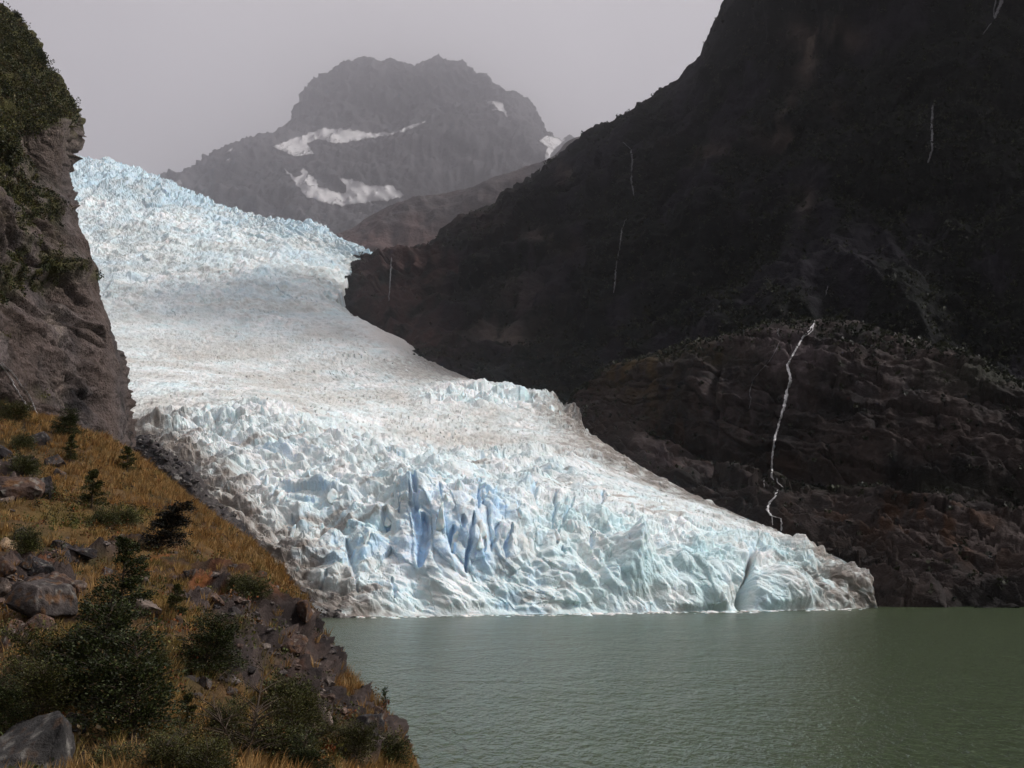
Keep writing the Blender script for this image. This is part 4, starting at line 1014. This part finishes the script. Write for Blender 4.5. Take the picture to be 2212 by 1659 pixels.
# brash ice along the foot of the wall
fx = rg.uniform(760, 1870, 260); fy = np.interp(fx, [735, 1000, 1300, 1600, 1888], [1333, 1329, 1325, 1320, 1313]) + 0.6 + np.abs(rg.normal(0, 1.6, 260))
fp = at_z(fx, fy, 0.05)
scatter_rocks('brash_ice', fp, np.abs(rg.normal(0, 0.8, 260)) + 0.25, None, mat_ice, 'small white chunks of brash ice floating along the foot of the ice wall', 'ice chunks', colors=np.array([[0.8, 0.82, 0.82], [0.66, 0.78, 0.8], [0.74, 0.74, 0.72]]), flat=0.35)

# ------------------------------------------------------------------ leaves
def leaf_cloud(P, D, S, C, aspect=0.55, jitter=0.2):
    """one bent-free four-corner leaf per point: P centres, D long directions, S lengths, C colours"""
    n = len(P); D = D / np.linalg.norm(D, axis=1, keepdims=True)
    R_ = RNG.normal(size=(n, 3)); W_ = np.cross(D, R_); W_ /= np.linalg.norm(W_, axis=1, keepdims=True)
    a = P - D * S[:, None] * 0.5; b = P + W_ * S[:, None] * aspect * 0.5; c = P + D * S[:, None] * 0.5; d = P - W_ * S[:, None] * aspect * 0.5
    V = np.stack([a, b, c, d], 1).reshape(-1, 3)
    F = np.arange(4 * n).reshape(n, 4)
    return V, F, np.repeat(C, 4, axis=0)
def leaf_material(name, rough=0.6):
    m = bpy.data.materials.new(name); m.use_nodes = True
    n = m.node_tree.nodes; l = m.node_tree.links; b = n['Principled BSDF']
    b.inputs['Roughness'].default_value = rough; b.inputs['Specular IOR Level'].default_value = 0.25
    a = n.new('ShaderNodeAttribute'); a.attribute_name = 'Col'
    t = n.new('ShaderNodeTexCoord'); ns = n.new('ShaderNodeTexNoise'); ns.inputs['Scale'].default_value = 3.0
    l.new(t.outputs['Object'], ns.inputs['Vector'])
    mr = n.new('ShaderNodeMapRange'); mr.inputs[1].default_value = 0.3; mr.inputs[2].default_value = 0.7; mr.inputs[3].default_value = 0.75; mr.inputs[4].default_value = 1.25
    l.new(ns.outputs[0], mr.inputs[0])
    sc = n.new('ShaderNodeVectorMath'); sc.operation = 'SCALE'; l.new(a.outputs['Color'], sc.inputs[0]); l.new(mr.outputs[0], sc.inputs['Scale'])
    l.new(sc.outputs[0], b.inputs['Base Color'])
    tr = n.new('ShaderNodeBsdfTranslucent'); l.new(sc.outputs[0], tr.inputs['Color'])
    ms = n.new('ShaderNodeMixShader'); ms.inputs[0].default_value = 0.2
    l.new(b.outputs[0], ms.inputs[1]); l.new(tr.outputs[0], ms.inputs[2]); l.new(ms.outputs[0], n['Material Output'].inputs['Surface'])
    return m
mat_leaf = leaf_material('shrub_leaves'); mat_grass = leaf_material('dry_grass_blades', 0.8)
mat_bark = plain_material('shrub_bark', (0.055, 0.040, 0.030), 0.9, 0.2, 0.35, 20, 0.01)

def tube(path, r0, r1, k=5):
    path = np.array(path, float); n = len(path); V = []; F = []
    for i, p in enumerate(path):
        t = path[min(i + 1, n - 1)] - path[max(i - 1, 0)]; t = t / (np.linalg.norm(t) + 1e-9)
        a = np.cross(t, [0.3, 0.9, 0.2]); a /= np.linalg.norm(a); b = np.cross(t, a); r_ = r0 + (r1 - r0) * i / (n - 1)
        for j in range(k): V.append(p + (a * math.cos(6.2832 * j / k) + b * math.sin(6.2832 * j / k)) * r_)
    for i in range(n - 1):
        for j in range(k): F.append((i * k + j, i * k + (j + 1) % k, (i + 1) * k + (j + 1) % k, (i + 1) * k + j))
    return np.array(V), np.array(F)
def shrub_meshes(seed, h=1.0, spread=0.45, nb=26, leaves=4200, leaf=0.030, tint=(0.022, 0.030, 0.009), cone=0.8, bare=0.0, stems=1):
    """young southern beech: leader, tiers of flat sprays of tiny leaves"""
    rg = np.random.default_rng(seed); BV = []; BF = []; nb_ = 0
    def add(v, f):
        nonlocal nb_
        BV.append(v); BF.append(f + nb_); nb_ += len(v)
    LPs, LDs = [], []
    for s_ in range(stems):
        lean = rg.normal(0, 0.10 + 0.12 * (stems > 1), 2); hh = h * (1 if s_ == 0 else rg.uniform(0.6, 0.9))
        T = [np.array([lean[0] * t * hh + 0.02 * math.sin(5 * t + seed), lean[1] * t * hh, hh * t - 0.08 * h]) for t in np.linspace(0, 1, 9)]
        add(*tube(T, 0.018 * h + 0.006, 0.003, 6))
        T = np.array(T)
        for i in range(nb):
            t = rg.uniform(0.10, 0.98) ** 0.9; base = np.array([np.interp(t * 8, range(9), T[:, k]) for k in range(3)])
            L = spread * h * (1 - cone * t + 0.10) * rg.uniform(0.6, 1.2); az = rg.uniform(0, 6.283); el = rg.uniform(0.0, 0.5) + 0.5 * t
            d = np.array([math.cos(az) * math.cos(el), math.sin(az) * math.cos(el), math.sin(el)])
            path = [base + d * L * q - np.array([0, 0, 0.18 * L * q * q]) for q in np.linspace(0, 1, 5)]
            add(*tube(path, 0.006 * h + 0.002, 0.0015, 4))
            if rg.random() < bare: continue
            path = np.array(path); side = np.cross(d, [0, 0, 1]); side /= np.linalg.norm(side) + 1e-9
            m = int(leaves / (nb * stems) * (0.5 + 1.0 * L / (spread * h)))
            q = rg.uniform(0.12, 1.0, m) ** 0.8
            # flat spray: width widest at a third of the branch
            wdt = 0.42 * L * np.sin(np.clip(q, 0.02, 1) * 2.6 + 0.35)
            off = rg.uniform(-1, 1, m)
            c = np.stack([np.interp(q * 4, range(5), path[:, k]) for k in range(3)], -1) + side * (off * wdt)[:, None] + rg.normal(0, 0.018 * h ** 0.5, (m, 3)) + np.array([0, 0, 1]) * (0.05 * L * rg.normal(size=m) - 0.10 * L * np.abs(off))[:, None]
            LPs.append(c); LDs.append(d + side * off[:, None] * 0.9 + rg.normal(0, 0.45, (m, 3)))
    trunk = mesh_from('trunk', np.concatenate(BV), np.concatenate(BF))
    crown = None
    if LPs:
        P_ = np.concatenate(LPs); D_ = np.concatenate(LDs)
        col = np.array(tint) * (0.45 + 1.9 * rg.random((len(P_), 1)) ** 2); old = rg.random(len(P_)) < 0.04
        col[old] = np.array([0.09, 0.06, 0.02])
        V, F, C = leaf_cloud(P_, D_, leaf * rg.uniform(0.7, 1.4, len(P_)), col, 0.62)
        crown = mesh_from('crown', V, F, {'Col': C}, smooth=False)
    return trunk, crown
GREEN, OLIVE, BLACK = (0.022, 0.028, 0.007), (0.038, 0.039, 0.009), (0.010, 0.010, 0.007)
SHV = {
 'tall': shrub_meshes(1, 1.7, 0.40, 44, 7600, 0.039, GREEN, 0.75, stems=1),
 'bushy': shrub_meshes(2, 1.5, 0.52, 56, 10000, 0.039, GREEN, 0.55, stems=2),
 'wide': shrub_meshes(3, 1.2, 0.70, 50, 8600, 0.039, OLIVE, 0.45, stems=3),
 'cone': shrub_meshes(4, 1.3, 0.38, 36, 5600, 0.040, OLIVE, 0.85),
 'dark': shrub_meshes(5, 1.4, 0.42, 44, 7600, 0.044, BLACK, 0.6, stems=2),
 'bare': shrub_meshes(6, 1.8, 0.48, 26, 2600, 0.034, (0.045, 0.040, 0.012), 0.5, bare=0.45, stems=3),
 'low': shrub_meshes(7, 0.7, 0.95, 40, 5200, 0.039, (0.042, 0.046, 0.012), 0.35, stems=4),
}
SHH = {'tall': 1.7, 'bushy': 1.5, 'wide': 1.2, 'cone': 1.3, 'dark': 1.4, 'bare': 1.8, 'low': 0.7}
SHRUBS = [   # x, y of the foot, height (study crop), variety, width factor, label
 (485, 1075, 350, 'tall', 1.0, 'tall dark green shrub with a thin leader in the middle of the slope'),
 (365, 1420, 400, 'bushy', 1.0, 'big bushy dark green shrub at the lower left of the slope'),
 (560, 1545, 400, 'bushy', 0.95, 'big layered shrub in front of the bushy one, above dry grass'),
 (250, 1330, 230, 'wide', 1.0, 'spreading green shrub joined to the left side of the big bushy one'),
 (850, 1275, 230, 'bushy', 1.1, 'rounded green shrub in the middle of the lower slope'),
 (645, 755, 185, 'dark', 1.25, 'almost black shrub standing alone in golden grass'),
 (375, 578, 160, 'cone', 1.0, 'conical green shrub on the upper golden grass'),
 (530, 432, 110, 'cone', 1.1, 'small shrub on the grassy skyline below the cliff'),
 (265, 285, 115, 'bushy', 1.0, 'round bright green shrub at the foot of the cliff'),
 (288, 388, 115, 'cone', 0.9, 'narrow shrub right under the round one at the cliff foot'),
 (62, 232, 90, 'wide', 0.9, 'small shrub on the left skyline beside the twin water streaks'),
 (8, 210, 70, 'bushy', 1.0, 'small shrub cut by the left edge on the skyline'),
 (730, 1040, 140, 'cone', 0.9, 'slim young green shrub above the light middle stones'),
 (150, 1450, 210, 'wide', 0.9, 'loose green shrub above the great grey boulder'),
 (25, 1520, 220, 'bushy', 0.9, 'bright green shrub at the left edge behind the great boulder'),
 (1010, 1650, 390, 'bare', 0.9, 'half bare shrub with forked branches at the bottom middle'),
 (930, 1580, 170, 'wide', 0.8, 'sprawling shrub left of the forked bare shrub'),
 (770, 1510, 150, 'cone', 1.0, 'small green shrub in front of the violet grey block'),
 (1245, 1560, 190, 'wide', 0.9, 'mixed green shrub behind the upright pale rock'),
 (1185, 1420, 120, 'low', 0.9, 'low olive shrub on the dry bank above the pale rock'),
 (1130, 1650, 150, 'low', 0.9, 'low green shrub at the bottom right of the forked bare shrub'),
 (1470, 1640, 150, 'wide', 0.8, 'dark green shrub below the dark lip outcrop'),
 (1600, 1650, 110, 'low', 0.9, 'grey green bush trailing over the bottom right lip'),
 (95, 440, 75, 'low', 0.9, 'low green clump above the reddish boulder'),
 (95, 340, 60, 'low', 0.8, 'low green clump below the highest dark wedge'),
 (205, 540, 55, 'low', 0.7, 'small green tuft behind the dark square boulder'),
 (105, 765, 95, 'low', 0.6, 'yellow green bush between the tan stone and the black boulder'),
 (430, 660, 60, 'low', 1.1, 'flat green clump on the left of the herb patch'),
 (520, 650, 55, 'low', 1.1, 'flat green clump next to the almost black shrub'),
 (640, 1270, 90, 'low', 0.8, 'pale green bush left of the rounded middle shrub'),
 (1380, 1560, 110, 'cone', 0.9, 'small upright shrub right of the upright pale rock'),
 (690, 1735, 190, 'wide', 1.0, 'spreading green shrub along the bottom edge right of the dry grass'),
 (1290, 1740, 190, 'bushy', 1.0, 'bushy shrub along the bottom edge below the upright pale rock'),
 (860, 1760, 190, 'wide', 1.0, 'dark spreading shrub at the bottom edge under the forked bare shrub'),
 (470, 1700, 110, 'low', 1.0, 'low bush at the bottom edge just right of the great boulder'),
 (1050, 960, 75, 'low', 1.0, 'flat green clump under the ridge grass near the lip'),
 (1000, 925, 60, 'low', 1.0, 'green tuft at the upper end of the flat ridge clump'),
]
shp = []
def place_shrub(name, kind, p, hm, wf, lab, cat, group, rz, tilt=(0, 0)):
    t = empty(name, p); s_ = hm / SHH[kind]
    t.scale = (s_ * wf, s_ * wf, s_); t.rotation_euler = (tilt[0], tilt[1], rz)
    tr, cr = SHV[kind]
    obj('trunk', tr, mat_bark, t)
    if cr: obj('crown', cr, mat_leaf, t)
    return tag(t, lab, cat, group)
for i, (x, y, h_, kd, wf, lab) in enumerate(SHRUBS):
    X, Y_ = b2_(x, y)
    p, nn = hit(slope, X, min(Y_, 1720))
    if p is None: continue
    place_shrub('shrub', kd, p, h_ * 0.52 * p[1] / FPX * 1.08, wf * 1.18, lab, 'shrub', 'shrubs on the near hillside', i * 1.7)
# lone sapling on the lower skyline, with long upright leaves
def sapling(p, hm):
    t = empty('sapling', p); rg = np.random.default_rng(9)
    T = [np.array([0.02 * math.sin(3 * q), 0, hm * q - 0.05]) for q in np.linspace(0, 1, 8)]
    obj('trunk', mesh_from('trunk', *tube(T, 0.018, 0.005, 6)), mat_bark, t)
    V = []; F = []; C = []
    for i in range(44):
        q = rg.uniform(0.05, 1.0); az = rg.uniform(0, 6.28); L = hm * (0.50 - 0.16 * q) * rg.uniform(0.7, 1.1); el = 0.30 + 0.7 * q
        d = np.array([math.cos(az) * math.cos(el), math.sin(az) * math.cos(el), math.sin(el)]); s_ = np.cross(d, [0, 0, 1]); s_ /= np.linalg.norm(s_)
        b = np.array([0, 0, hm * q - 0.05]); k = len(V); wd = L * 0.13
        mid = b + d * L * 0.5; tip = b + d * L - np.array([0, 0, 0.10 * L])
        V += [b, mid + s_ * wd, tip, mid - s_ * wd]; F.append((k, k + 1, k + 2, k + 3)); C += [np.array((0.022, 0.036, 0.016)) * rg.uniform(0.7, 1.5)] * 4
    obj('crown', mesh_from('crown', np.array(V), np.array(F), {'Col': np.array(C)}, smooth=False), mat_leaf, t)
    tag(t, 'lone sapling with long upright leaves standing out against the water', 'sapling')
p = None
for q in range(80):
    p, nn = hit(slope, 900 - 3 * q, 1530)
    if p is not None and p[1] < 60: break
if p is not None: sapling(p, 78 * 0.52 * p[1] / FPX * 1.05)
# trees leaning out from the cliff edge
CLT = shrub_meshes(31, 5.0, 0.55, 46, 5200, 0.30, (0.020, 0.026, 0.010), 0.45, stems=2)
SHV['leaning'] = CLT; SHH['leaning'] = 5.0
for (x, y, hm, tl, lab) in [(152, 236, 6.5, (0.1, 0.75), 'upper tree leaning out from the cliff edge against the sky'), (163, 266, 5.5, (0.1, 1.15), 'lowest tree jutting from the cliff edge above the bare rock'),
                            (94, 142, 5.0, (0.0, 0.5), 'bushy tree on the sloping cliff skyline'), (40, 58, 5.0, (0.0, 0.4), 'ragged tree near the top of the cliff skyline')]:
    p, nn = hit(cliff, x, y)
    if p is None: continue
    place_shrub('tree', 'leaning', p, hm, 1.0, lab, 'tree', 'trees along the cliff edge', x * 0.1, tl)

# ------------------------------------------------------------------ scrub on the cliff, dark wood on the mountainside
def clumps(name, centres, normals_, radii, per, leaf, tints, label, cat, mat):
    n = len(centres); idx = np.repeat(np.arange(n), per); m = len(idx)
    u = RNG.normal(size=(m, 3)); u /= np.linalg.norm(u, axis=1, keepdims=True)
    u += normals_[idx] * 0.55
    P_ = centres[idx] + u * (radii[idx] * RNG.uniform(0.45, 1.0, m))[:, None]
    D_ = u + RNG.normal(0, 0.6, (m, 3))
    tint = tints[RNG.integers(len(tints), size=n)] * RNG.uniform(0.6, 1.4, (n, 1))
    C = tint[idx] * RNG.uniform(0.6, 1.5, (m, 1))
    V, F, CC = leaf_cloud(P_, D_, leaf * RNG.uniform(0.6, 1.4, m) * (radii[idx] / radii.mean()) ** 0.3, C, 0.8)
    return tag(obj(name, mesh_from(name, V, F, {'Col': CC}, smooth=False), mat), label, cat, kind='stuff')
ln = normals(LP); ln = ln if ln[..., 1].mean() < 0 else -ln
lpx, lpy = proj(LP)
wv = (np.clip(LV, 0, 1) ** 2 * (lpx > -60) * (lpy > -60) * (lpy < 950)).ravel()
wv = wv * (np.arange(LP.shape[1])[None, :] * np.ones((LP.shape[0], 1)) < 0.955 * LP.shape[1]).ravel()
ii = RNG.choice(len(wv), 3000, p=wv / wv.sum(), replace=False)
topm = (lpy.ravel()[ii] < 280)
clumps('cliff_scrub', LP.reshape(-1, 3)[ii], ln.reshape(-1, 3)[ii], np.where(topm, RNG.uniform(0.8, 2.0, 3000), RNG.uniform(0.4, 1.1, 3000)), 34, 0.42,
       np.array([[0.026, 0.032, 0.010], [0.040, 0.042, 0.012], [0.062, 0.060, 0.014], [0.020, 0.024, 0.010], [0.05, 0.036, 0.014]]), 'dense dark green scrub cloaking the top and ledges of the cliff', 'scrub', mat_leaf)
mn = normals(MP); mn = mn if mn[..., 1].mean() < 0 else -mn
mpx, mpy = proj(MP); rowi = np.arange(MP.shape[0])[:, None] * np.ones((1, MP.shape[1]))
wv = (MV * (mpx > 780) * (mpx < 2260) * (mpy > -40) * (rowi < MP.shape[0] - 15)).ravel()
ii = RNG.choice(len(wv), 6500, p=wv / wv.sum())
bw = (np.exp(-((Brow - 3.95) / 0.22) ** 2) + 0.25 * np.exp(-((Brow - 1.9) / 0.15) ** 2) + 0.02).ravel() * (proj(BP)[0].ravel() < 2260) * (Brow.ravel() < 4.6); jj = RNG.choice(len(bw), 1700, p=bw / bw.sum())
bn = normals(BP); bn = bn if bn[..., 1].mean() < 0 else -bn
fp_ = np.concatenate([MP.reshape(-1, 3)[ii] + RNG.normal(0, 2.5, (6500, 3)), BP.reshape(-1, 3)[jj] + RNG.normal(0, 1.0, (1700, 3))]); fn_ = np.concatenate([mn.reshape(-1, 3)[ii], bn.reshape(-1, 3)[jj]])
clumps('mountain_forest', fp_, fn_, np.concatenate([RNG.uniform(2.0, 4.5, 6500), RNG.uniform(1.2, 2.8, 1700)]), 9, 2.7,
       np.array([[0.014, 0.017, 0.008], [0.020, 0.022, 0.010], [0.010, 0.012, 0.008]]), 'dark low wood clinging to the shaded mountainside', 'forest', mat_leaf)

# ------------------------------------------------------------------ grass, herbs and flowers on the near hillside
def grass():
    # ground cells weighted by how large they show, so that the skyline stays thick
    Yd = flatP[:, 1]; cell = np.linalg.norm(np.cross(np.gradient(HP, axis=0), np.gradient(HP, axis=1)), axis=-1).ravel()
    nz_ = fbm(flatP, 3.2, 3, off=41)
    ridge_w = sstep(2.9, 3.6, Hr).ravel()
    wg = cell / np.clip(Yd, 9, 80) ** 1.35 * (1 - 0.92 * HK.ravel()) * (((Hr > 0.0) & (Hr < 4.25)).ravel()) * (sstep(-0.35, 0.15, nz_) * 0.9 + 0.1 + ridge_w * 0.9)
    wg *= 1 - 0.8 * np.clip(spot(Hpx, Hpy, [(60, 1290, 110, 120, 1.)]), 0, 1).ravel()
    NT, NB = 10500, 15
    p, gi = slope_points(NT, wg)
    gm_ = HGm.ravel()[gi]
    gold, straw, olive, rust = np.array([0.215, 0.115, 0.034]), np.array([0.26, 0.16, 0.062]), np.array([0.105, 0.095, 0.022]), np.array([0.22, 0.095, 0.028])
    tz = fbm(p, 2.2, 3, off=44); tr = RNG.random(NT)
    col = np.where((tr < 0.45)[:, None], gold, straw)
    green = np.clip(gm_ * 1.2 + 0.9 * tz + 0.10 - 0.35 * ridge_w[gi], 0, 1)
    col = col * (1 - green[:, None]) + olive * green[:, None]
    rr = sstep(0.25, 0.6, fbm(p, 1.7, 3, off=47)); col = col * (1 - rr[:, None] * 0.6) + rust * rr[:, None] * 0.6
    col = col * RNG.uniform(0.7, 1.2, (NT, 1))
    hgt = RNG.uniform(0.16, 0.36, NT) * (1 + 0.35 * ridge_w[gi]) * (1 - 0.35 * green)
    idx = np.repeat(np.arange(NT), NB); m = len(idx)
    a = RNG.uniform(0, 6.283, m); sp = RNG.uniform(0, 1, m); h_ = hgt[idx] * RNG.uniform(0.6, 1.2, m)
    base = p[idx] + np.stack([np.cos(a) * sp * 0.10, np.sin(a) * sp * 0.10, np.full(m, -0.03)], -1)
    lean = np.stack([np.cos(a), np.sin(a), np.zeros(m)], -1) * (h_ * (0.15 + 0.45 * sp))[:, None] + np.array([0.10, 0.0, 0.0]) * h_[:, None]
    wd = 0.0045 + 0.00018 * p[idx, 1]; b_ = RNG.uniform(0, 3.14, m)
    side = np.stack([np.cos(b_), np.sin(b_), np.zeros(m)], -1) * wd[:, None]
    up = np.array([0, 0, 1.0])
    v0 = base - side; v1 = base + side; v2 = base + lean * 0.4 + up * (h_ * 0.6)[:, None] - side * 0.8; v3 = base + lean * 0.4 + up * (h_ * 0.6)[:, None] + side * 0.8; v4 = base + lean + up * h_[:, None]
    V = np.stack([v0, v1, v3, v2, v4], 1).reshape(-1, 3); k = np.arange(m)[:, None] * 5
    Fq = k + np.array([[0, 1, 2, 3]]); Ft = k + np.array([[3, 2, 4]])
    C = np.repeat(col[idx] * RNG.uniform(0.75, 1.25, (m, 1)), 5, axis=0)
    tag(obj('grass', mesh_from('grass', V, [Fq, Ft], {'Col': C}, smooth=False), mat_grass), 'golden dry grass growing over the near hillside', 'grass', kind='stuff')
grass()
wh = (np.clip(HGm + 0.12, 0, 1) * (1 - 0.7 * HK) * ((Hr > 0.2) & (Hr < 4))).ravel() * np.linalg.norm(np.cross(np.gradient(HP, axis=0), np.gradient(HP, axis=1)), axis=-1).ravel()
hp_, hi_ = slope_points(2400, wh)
clumps('ground_herbs', hp_ + np.array([0, 0, 0.04]), np.tile([0.0, -0.2, 0.9], (2400, 1)), RNG.uniform(0.08, 0.26, 2400), 22, 0.06,
       np.array([[0.045, 0.052, 0.012], [0.032, 0.040, 0.012], [0.075, 0.068, 0.016], [0.11, 0.05, 0.014], [0.12, 0.036, 0.010], [0.05, 0.035, 0.015]]), 'low green herbs and moss spreading between the grass', 'herbs', mat_leaf)

# ------------------------------------------------------------------ air
def haze():
    x0, x1, y0, y1, z0, z1 = -11000, 11000, -700, 23500, -40, 11000
    V = np.array([[x, y, z] for z in (z0, z1) for y in (y0, y1) for x in (x0, x1)], float)
    F = np.array([[0, 2, 3, 1], [4, 5, 7, 6], [0, 1, 5, 4], [2, 6, 7, 3], [0, 4, 6, 2], [1, 3, 7, 5]])
    m = bpy.data.materials.new('haze_air'); m.use_nodes = True
    n = m.node_tree.nodes; n.clear()
    o = n.new('ShaderNodeOutputMaterial'); v = n.new('ShaderNodeVolumePrincipled')
    v.inputs['Color'].default_value = (0.965, 0.96, 1.0, 1); v.inputs['Density'].default_value = HAZE
    v.inputs['Anisotropy'].default_value = 0.9
    m.node_tree.links.new(v.outputs[0], o.inputs['Volume'])
    tag(obj('haze', mesh_from('haze', V, F, smooth=False), m), 'pale haze hanging in the valley air', 'haze', kind='stuff')
HAZE = 4.3e-5
haze()
